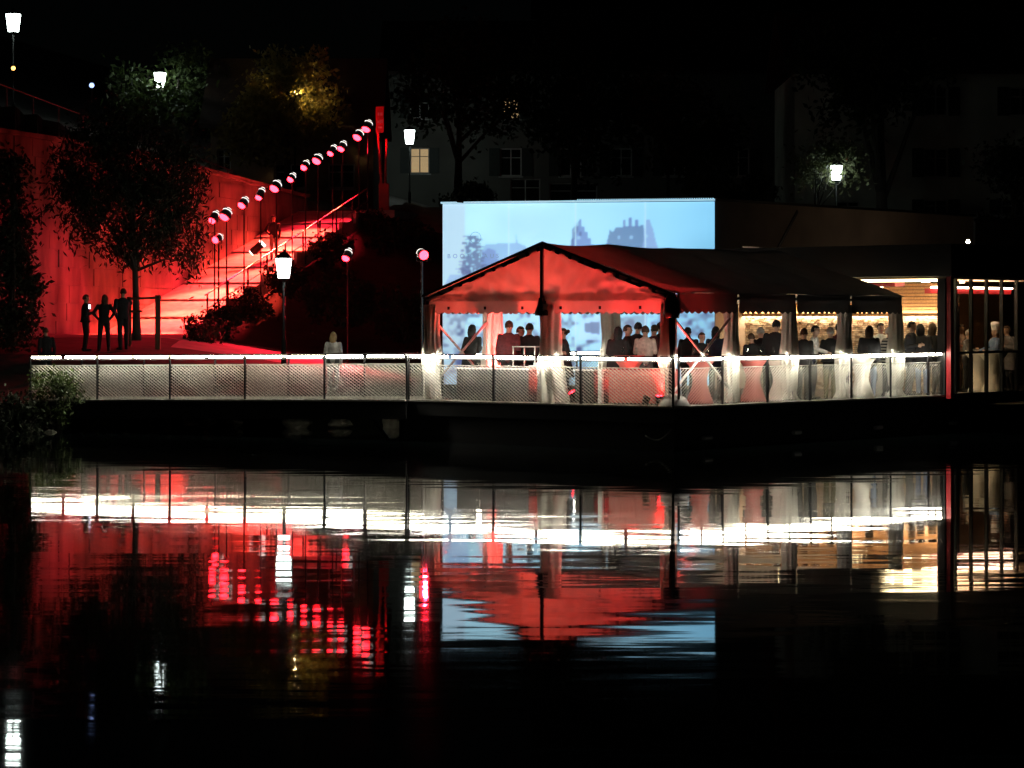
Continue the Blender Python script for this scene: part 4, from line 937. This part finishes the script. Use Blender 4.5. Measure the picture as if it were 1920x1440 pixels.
# ------------------------------------------------------------------ people
def person(px, Y, h, face, label, top='black', legs='black', hair='brown', style='short', arms=('down', 'down'), z=None, coat=0, sleeve=True, stout=1.0, hat=False, stance=.09, skirt=0, lean=0):
    k = h / 1.75; X = atx(px, Y); z = DZ if z is None else z
    seed = int(px * 7 + Y); rnd = random.Random(seed)
    mb = MB(); segs = []   # (p0, p1, tag)
    def ell(c_, rx, ry, n=14): return [(c_[0] + rx * math.cos(2 * math.pi * i / n), c_[1] + ry * math.sin(2 * math.pi * i / n), c_[2]) for i in range(n)]
    def cap(p0, p1, r0, r1, tg):
        mb.tube([p0, p1], [r0, r1], 10); mb.sphere(p0, r0, 10, 6); mb.sphere(p1, r1, 10, 6); segs.append((Vector(p0), Vector(p1), tg))
    st = stout; lean = lean or rnd.uniform(.0, .16)
    ly = -lean
    torso = [(.88, .165, .115), (.95, .17, .12), (1.06, .145 * st, .105 * st), (1.2, .165 * st, .115 * st), (1.33, .185 * st, .118), (1.42, .165, .095), (1.47, .085, .07)]
    mb.rings([ell((0, ly * max(0, (a - .9)) , a), b, c_) for a, b, c_ in torso])
    hy = ly * .6 - .012; hx = rnd.uniform(-.035, .035)
    segs.append((Vector((0, 0, .93)), Vector((0, ly * .5, 1.40)), 'top'))
    cap((0, ly * .55, 1.42), (hx * .8, hy, 1.55), .064, .058, 'skin')
    mb.sphere((hx, hy - .008, 1.622), (.076, .093, .112), 16, 11); mb.sphere((hx, hy - .045, 1.562), (.05, .05, .045), 10, 7)     # skull, jaw
    mb.sphere((hx, hy - .102, 1.609), (.014, .02, .024), 8, 6)                                                              # nose
    for sx in (-1, 1): mb.sphere((hx + sx * .078, hy + .005, 1.612), (.012, .024, .032), 8, 6)                                   # ears
    segs.append((Vector((0, hy, 1.55)), Vector((0, hy, 1.68)), 'skin'))
    for sx in (-1, 1):                                                                                                     # legs
        hp = (sx * .085, 0, .92); kn = (sx * (stance * .5 + .05), -.02 + rnd.uniform(-.03, .02), .5); an = (sx * stance, .02, .09)
        cap(hp, kn, .098, .072, 'legs'); cap(kn, an, .072, .058, 'legs')
        mb.rings([[(an[0] + sx * .03 * q + rx * math.cos(t), -.0 - .2 * q + .06 + .05 * math.sin(t), zz) for t in [2 * math.pi * i / 10 for i in range(10)]] for q, rx, zz in ((0, .045, 0), (0, .045, .1))])
        cap((an[0], .05, .04), (an[0] + sx * .03, -.15, .035), .042, .036, 'shoe')
    for sx, ar in zip((-1, 1), arms):                                                                                      # arms
        sh = Vector((sx * .185, ly * .5, 1.40))
        if ar == 'down': el = Vector((sx * .235, .03 + ly * .3, 1.12)); wr = Vector((sx * .225, -.05, .88))
        elif ar == 'hold': el = Vector((sx * .235, .02, 1.13)); wr = Vector((sx * .12, -.24, 1.18))
        elif ar == 'drink': el = Vector((sx * .23, -.06, 1.15)); wr = Vector((sx * .10, -.22, 1.36))
        elif ar == 'hip': el = Vector((sx * .33, .05, 1.17)); wr = Vector((sx * .19, -.03, 1.0))
        elif ar == 'reach': el = Vector((sx * .24, -.14, 1.2)); wr = Vector((sx * .2, -.38, 1.12))
        elif ar == 'rail': el = Vector((sx * .25, -.1, 1.32)); wr = Vector((sx * .3, -.32, 1.38))
        elif ar == 'pocket': el = Vector((sx * .27, .06, 1.13)); wr = Vector((sx * .18, -.03, .93))
        else: el = Vector((sx * .2, -.08, 1.15)); wr = Vector((-sx * .06, -.16, 1.18))
        sv = rnd.uniform(1.05, 1.3); cap(sh, el, .056 * sv, .048 * sv, 'top'); cap(el, wr, .047 * sv, .036 * sv if sleeve else .03, 'top' if sleeve else 'skin')
        d = (wr - el).normalized(); sd = d.cross(Vector((sx, 0, .3))).normalized()
        pc = wr + d * .05; cap(wr, wr + d * .08, .03, .036, 'skin')
        nrm = d.cross(sd).normalized()
        for fi, fl in enumerate((.075, .085, .08, .062)):
            b0 = wr + d * .09 + sd * (.027 - .018 * fi); m_ = b0 + d * fl * .55 + nrm * .008; e_ = m_ + d * fl * .4 + nrm * .026
            cap(b0, m_, .0095, .009, 'skin'); cap(m_, e_, .009, .008, 'skin')
        b0 = wr + d * .035 + sd * .032; m_ = b0 + sd * .03 + d * .03; cap(b0, m_, .012, .011, 'skin'); cap(m_, m_ + d * .035, .011, .009, 'skin')
    if coat:
        zb = 1.0 - coat; mb.rings([ell((0, .005, zb), .20 * st + .03, .15 * st + .02), ell((0, .003, .95), .19 * st, .14 * st), ell((0, 0, 1.1), .165 * st, .125 * st), ell((0, ly * .3, 1.3), .195 * st, .13), ell((0, ly * .5, 1.43), .16, .1)])
        segs.append((Vector((0, 0, zb)), Vector((0, 0, 1.35)), 'coat'))
    if skirt:
        mb.rings([ell((0, 0, .98 - skirt), .24, .2), ell((0, 0, .9), .17, .13), ell((0, 0, 1.02), .14, .11)]); segs.append((Vector((0, 0, .98 - skirt)), Vector((0, 0, 1.0)), 'coat'))
    me = bpy.data.meshes.new('b'); me.from_pydata(mb.v, [], mb.f); o = bpy.data.objects.new('b', me); COL.objects.link(o)
    md = o.modifiers.new('r', 'REMESH'); md.mode = 'VOXEL'; md.voxel_size = .015
    ms = o.modifiers.new('s', 'SMOOTH'); ms.factor = .5; ms.iterations = 2
    dg = bpy.context.evaluated_depsgraph_get(); dg.update(); me2 = bpy.data.meshes.new_from_object(o.evaluated_get(dg)); bpy.data.objects.remove(o)
    me2.name = 'person'
    n = len(me2.polygons); cen = np.empty(n * 3); me2.polygons.foreach_get('center', cen); cen = cen.reshape(-1, 3)
    best = np.full(n, 1e9); lab = np.zeros(n, int); tagi = {'top': 0, 'coat': 0, 'legs': 1, 'skin': 2, 'shoe': 3}
    for a, b, tg in segs:
        a = np.array(a); b = np.array(b); ab = b - a; t = np.clip(((cen - a) @ ab) / max(1e-9, ab @ ab), 0, 1); dd = np.linalg.norm(cen - a - t[:, None] * ab, axis=1)
        dd = dd - {'top': .10 if abs(a[0]) < .01 else .045, 'coat': .19, 'legs': .075, 'skin': .05 if a[2] > 1.3 and abs(a[0]) < .02 else .02, 'shoe': .05}[tg]
        w = dd < best; best[w] = dd[w]; lab[w] = tagi[tg]
    lab[(cen[:, 2] > 1.485) & (np.abs(cen[:, 0]) < .12)] = 2
    lab[(cen[:, 2] > 1.0) & (cen[:, 2] < 1.44) & (lab == 1)] = 0
    for nm in (top, legs, 'skin', 'shoe'): me2.materials.append(pm(nm))
    me2.polygons.foreach_set('material_index', lab.astype(np.int32)); me2.polygons.foreach_set('use_smooth', [True] * n)
    me2.transform(Matrix.Scale(k, 4)); ob = bpy.data.objects.new('person', me2); COL.objects.link(ob)
    ob.location = (X, Y, z); ob.rotation_euler = (0, 0, math.radians(face)); tag(ob, label, 'person', 'guests')
    # hair
    hb = bmesh.new(); bmesh.ops.create_icosphere(hb, subdivisions=3, radius=1)
    kill = []
    for v in hb.verts:
        x, y, zz = v.co
        if style == 'long':
            cut = (y < -.35 and zz < .42)
        elif style == 'bald': cut = zz > .35 or (y < .1 and zz > -.9)
        else: cut = (y < -.1 and zz < .38) or zz < -.45
        if cut: kill.append(v)
        wob = 1 + .04 * math.sin(9 * x + seed) * math.cos(7 * zz)
        v.co = Vector((hx + x * .096 * wob, y * .112 * wob + hy + .004, zz * .124 * wob + 1.629))
        if style == 'long' and zz < 0: v.co.z += zz * .18 * (1 if y > -.3 else .4); v.co.x = hx + (v.co.x - hx) * 1.15; v.co.y += .02
    bmesh.ops.delete(hb, geom=kill, context='VERTS')
    if style == 'bun':
        g = bmesh.ops.create_icosphere(hb, subdivisions=2, radius=.05)
        for v in g['verts']: v.co += Vector((hx, hy + .12, 1.667))
    hm = bpy.data.meshes.new('hair'); hb.to_mesh(hm); hb.free(); hm.transform(Matrix.Scale(k, 4)); hm.materials.append(pm(hair)); hm.polygons.foreach_set('use_smooth', [True] * len(hm.polygons))
    ho = bpy.data.objects.new('hair', hm); COL.objects.link(ho); ho.parent = ob
    sd_ = ho.modifiers.new('t', 'SOLIDIFY'); sd_.thickness = .012
    fm = MB()
    for sx in (-1, 1): fm.sphere(((hx + sx * .031) * k, (hy - .086) * k, 1.629 * k), (.011 * k, .008 * k, .007 * k), 8, 5)
    me3 = bpy.data.meshes.new('eyes'); me3.from_pydata(fm.v, [], fm.f); me3.materials.append(pm('black')); eo = bpy.data.objects.new('eyes', me3); COL.objects.link(eo); eo.parent = ob
    fm = MB(); fm.sphere((hx * k, (hy - .090) * k, 1.565 * k), (.024 * k, .008 * k, .006 * k), 10, 5)
    me3 = bpy.data.meshes.new('mouth'); me3.from_pydata(fm.v, [], fm.f); me3.materials.append(pm('red')); eo = bpy.data.objects.new('mouth', me3); COL.objects.link(eo); eo.parent = ob
    if hat:
        hm_ = MB(); hm_.rings([[((hx + r_ * math.cos(2 * math.pi * i / 20)) * k, (hy + r_ * math.sin(2 * math.pi * i / 20)) * k, zz * k) for i in range(20)] for r_, zz in ((.096, 1.67), (.1, 1.74), (.115, 1.78), (.125, 1.84), (.1, 1.89), (.03, 1.90))])
        me3 = bpy.data.meshes.new('chef_hat'); me3.from_pydata(hm_.v, [], hm_.f); me3.materials.append(M_white); eo = bpy.data.objects.new('chef_hat', me3); COL.objects.link(eo); eo.parent = ob
    return ob
# left bank
def gz_at(px, Y): return ground_z(atx(px, Y), Y) - .02
person(160, 76.5, 1.70, 110, 'silhouetted person reading a lit phone, left of the three by the red wall', 'black', 'black', arms=('hold', 'hold'), z=gz_at(160, 76.5), coat=.1)
person(195, 76.5, 1.70, 180, 'silhouetted person with hands on hips, middle of the three by the red wall', 'black', 'black', style='long', arms=('hip', 'hip'), z=gz_at(195, 76.5), stance=.15)
person(231, 77.0, 1.86, 205, 'tall silhouetted person leaning on the stake frame, right of the three', 'black', 'black', arms=('rail', 'pocket'), z=gz_at(231, 77), stout=1.15)
person(88, 72.0, 1.62, 200, 'barely visible dark person at the far left before the wall', 'black', 'black', z=1.0)
person(625, 70.0, 1.68, 170, 'person with long fair hair and white top walking behind the footbridge', 'white', 'grey', 'blond', 'long', z=gz_at(625, 70))
pp = SW(-.9, 9.0, 0)
person(960 + pp.x / pp.y * F, pp.y, 1.72, 10, 'person in dark top and pale trousers standing up on the red stairs', 'black', 'beige', arms=('hip', 'down'), z=stair_z(9.0))
p = at(168, 575, 76.2)
root = thing('phone', 'small bright phone held by the silhouetted person at left', 'phone', p)
MB().box(p.x - .035, p.x + .035, p.y - .006, p.y + .006, p.z - .07, p.z + .07).build('case', M_black, root)
MB().box(p.x - .032, p.x + .032, p.y - .009, p.y - .0063, p.z - .065, p.z + .065).build('display', mat('phone_display', (.5, .6, .9), emit=(.7, .8, 1), es=3), root)
# guests in the tent
G = [
 (884, 63.6, 1.80, 150, 'dark hooded guest behind the left brace of the tent', 'black', 'black', 'black', 'long', ('hold', 'hold'), .35, True, 1.25),
 (953, 60.6, 1.90, 170, 'broad man in reddish shirt with his back turned, left of the suit', 'maroon', 'black', 'brown', 'short', ('hold', 'down'), 0, True, 1.3),
 (972, 61.8, 1.76, 60, 'guest facing right between the broad man and the suit', 'maroon', 'black', 'brown', 'short', ('hold', 'hold'), 0, True, 1.05),
 (992, 61.0, 1.84, 185, 'man in black suit with his back to the river left of the middle curtain', 'black', 'black', 'black', 'short', ('down', 'hold'), .15, True, 1.15),
 (1062, 60.5, 1.72, -80, 'woman in sleeveless dark dress in profile right of the middle curtain', 'black', 'black', 'brown', 'bun', ('hold', 'hold'), 0, False, .88),
 (1158, 59.6, 1.76, 160, 'guest in bulky black coat, left one of the close pair', 'black', 'black', 'black', 'long', ('hold', 'hold'), .4, True, 1.35),
 (1176, 60.6, 1.80, 80, 'man with reddish face turned right behind the bulky black coat', 'black', 'black', 'brown', 'short', ('reach', 'hold'), .1, True, 1.1),
 (1194, 61.6, 1.86, 170, 'dark-haired guest behind the pale shirt', 'black', 'black', 'black', 'short', ('hold', 'down'), 0, True, 1.1),
 (1210, 59.9, 1.78, 180, 'guest with pale shirt and round shoulders seen from behind', 'pinkwhite', 'grey', 'brown', 'short', ('hold', 'hold'), 0, True, 1.25),
 (1226, 61.4, 1.80, 200, 'dark guest just right of the pale shirt', 'maroon', 'black', 'brown', 'short', ('down', 'down'), 0, True, 1.0),
 (1238, 62.4, 1.86, 150, 'guest with dark head beside the red tent corner', 'black', 'black', 'black', 'short', ('down', 'down'), 0, True, 1.0),
 (1314, 60.2, 1.62, 30, 'guest with face glowing red behind the right cross brace', 'black', 'black', 'brown', 'short', ('hold', 'drink'), .1, True, 1.15),
 (1342, 61.5, 1.76, 170, 'dark guest behind the right arm of the cross brace', 'navy', 'black', 'black', 'long', ('hold', 'down'), .2, True, 1.1),
 (1290, 61.8, 1.74, 160, 'dark guest just right of the tent corner post', 'black', 'black', 'black', 'short', ('down', 'down'), .2, True, 1.15),
 (1412, 60.6, 1.60, 190, 'short guest with brown hair right of the first side curtain', 'black', 'black', 'brown', 'short', ('hold', 'down'), 0, True, 1.05),
 (1429, 61.8, 1.74, 180, 'grey-haired guest left of the tall man in black', 'black', 'black', 'greyhair', 'short', ('down', 'hold'), 0, True, 1.1),
 (1453, 60.8, 1.92, 175, 'tall broad man in black left of the second side curtain', 'black', 'black', 'black', 'short', ('hold', 'hold'), .1, True, 1.35),
 (1506, 60.2, 1.72, 150, 'guest in black right of the second side curtain', 'black', 'black', 'brown', 'short', ('hold', 'hold'), .15, True, 1.2),
 (1523, 61.6, 1.78, 70, 'man with white collar facing right behind the guest in black', 'white', 'navy', 'black', 'short', ('reach', 'hold'), 0, True, 1.0),
 (1556, 61.4, 1.74, 160, 'grey-haired guest in black left of the third side curtain', 'black', 'olive', 'greyhair', 'short', ('hold', 'hold'), .1, True, 1.1),
 (1574, 61.9, 1.84, 185, 'slim dark-haired guest touching the third side curtain', 'maroon', 'navy', 'black', 'short', ('down', 'down'), 0, True, 1.0),
 (1630, 62.4, 1.78, 165, 'brown-haired guest in black puffer jacket and blue jeans', 'black', 'jeans', 'brown', 'long', ('drink', 'hold'), .12, True, 1.3),
 (1648, 65.2, 1.84, 10, 'dark-haired man facing the river behind the puffer jacket', 'white', 'black', 'black', 'short', ('hold', 'down'), 0, True, 1.0),
 (1664, 63.0, 1.74, 120, 'white-haired guest in a striped jacket left of the last curtain', 'stripe', 'grey', 'whitehair', 'short', ('hold', 'hold'), .1, True, 1.2),
 (1675, 65.5, 1.80, 30, 'fair-haired guest half hidden by the last curtain', 'beige', 'black', 'blond', 'short', ('down', 'down'), 0, True, 1.0),
 (1704, 64.4, 1.88, 60, 'dark man in profile just right of the last curtain', 'black', 'grey', 'black', 'short', ('hold', 'hold'), .15, True, 1.2),
 (1729, 64.4, 1.82, 175, 'dark-haired guest in black coat and jeans before the lit wall', 'black', 'jeans', 'black', 'long', ('hold', 'hold'), .2, True, 1.2),
 (1746, 65.0, 1.84, 150, 'long-haired guest in black coat next to the pavilion column', 'black', 'grey', 'brown', 'long', ('drink', 'hold'), .3, True, 1.15),
 (1812, 67.8, 1.66, 60, 'grey-shirted man at the table inside the glass pavilion', 'grey', 'black', 'greyhair', 'short', ('reach', 'hold'), 0, True, 1.05),
 (1868, 66.9, 1.72, -75, 'cook in blue shirt and white hat inside the glass pavilion', 'blue', 'black', 'greyhair', 'short', ('reach', 'reach'), 0, True, 1.1),
 (1893, 68.4, 1.76, -60, 'dark-dressed guest right of the cook inside the glass pavilion', 'grey', 'black', 'brown', 'short', ('reach', 'hold'), 0, True, 1.1),
 (1800, 68.6, 1.80, 20, 'guest in pale clothes behind the red column of the pavilion', 'pinkwhite', 'beige', 'brown', 'short', ('hold', 'down'), 0, True, 1.0),
]
for g in G:
    px, Y, h, fc, lb, top, legs, hair, style, arms, coat, slv, stt = g
    person(px, Y, h, fc, lb, top, legs, hair, style, arms, None, coat, slv, stt, hat='white hat' in lb, skirt=.42 if 'dress' in lb else 0)
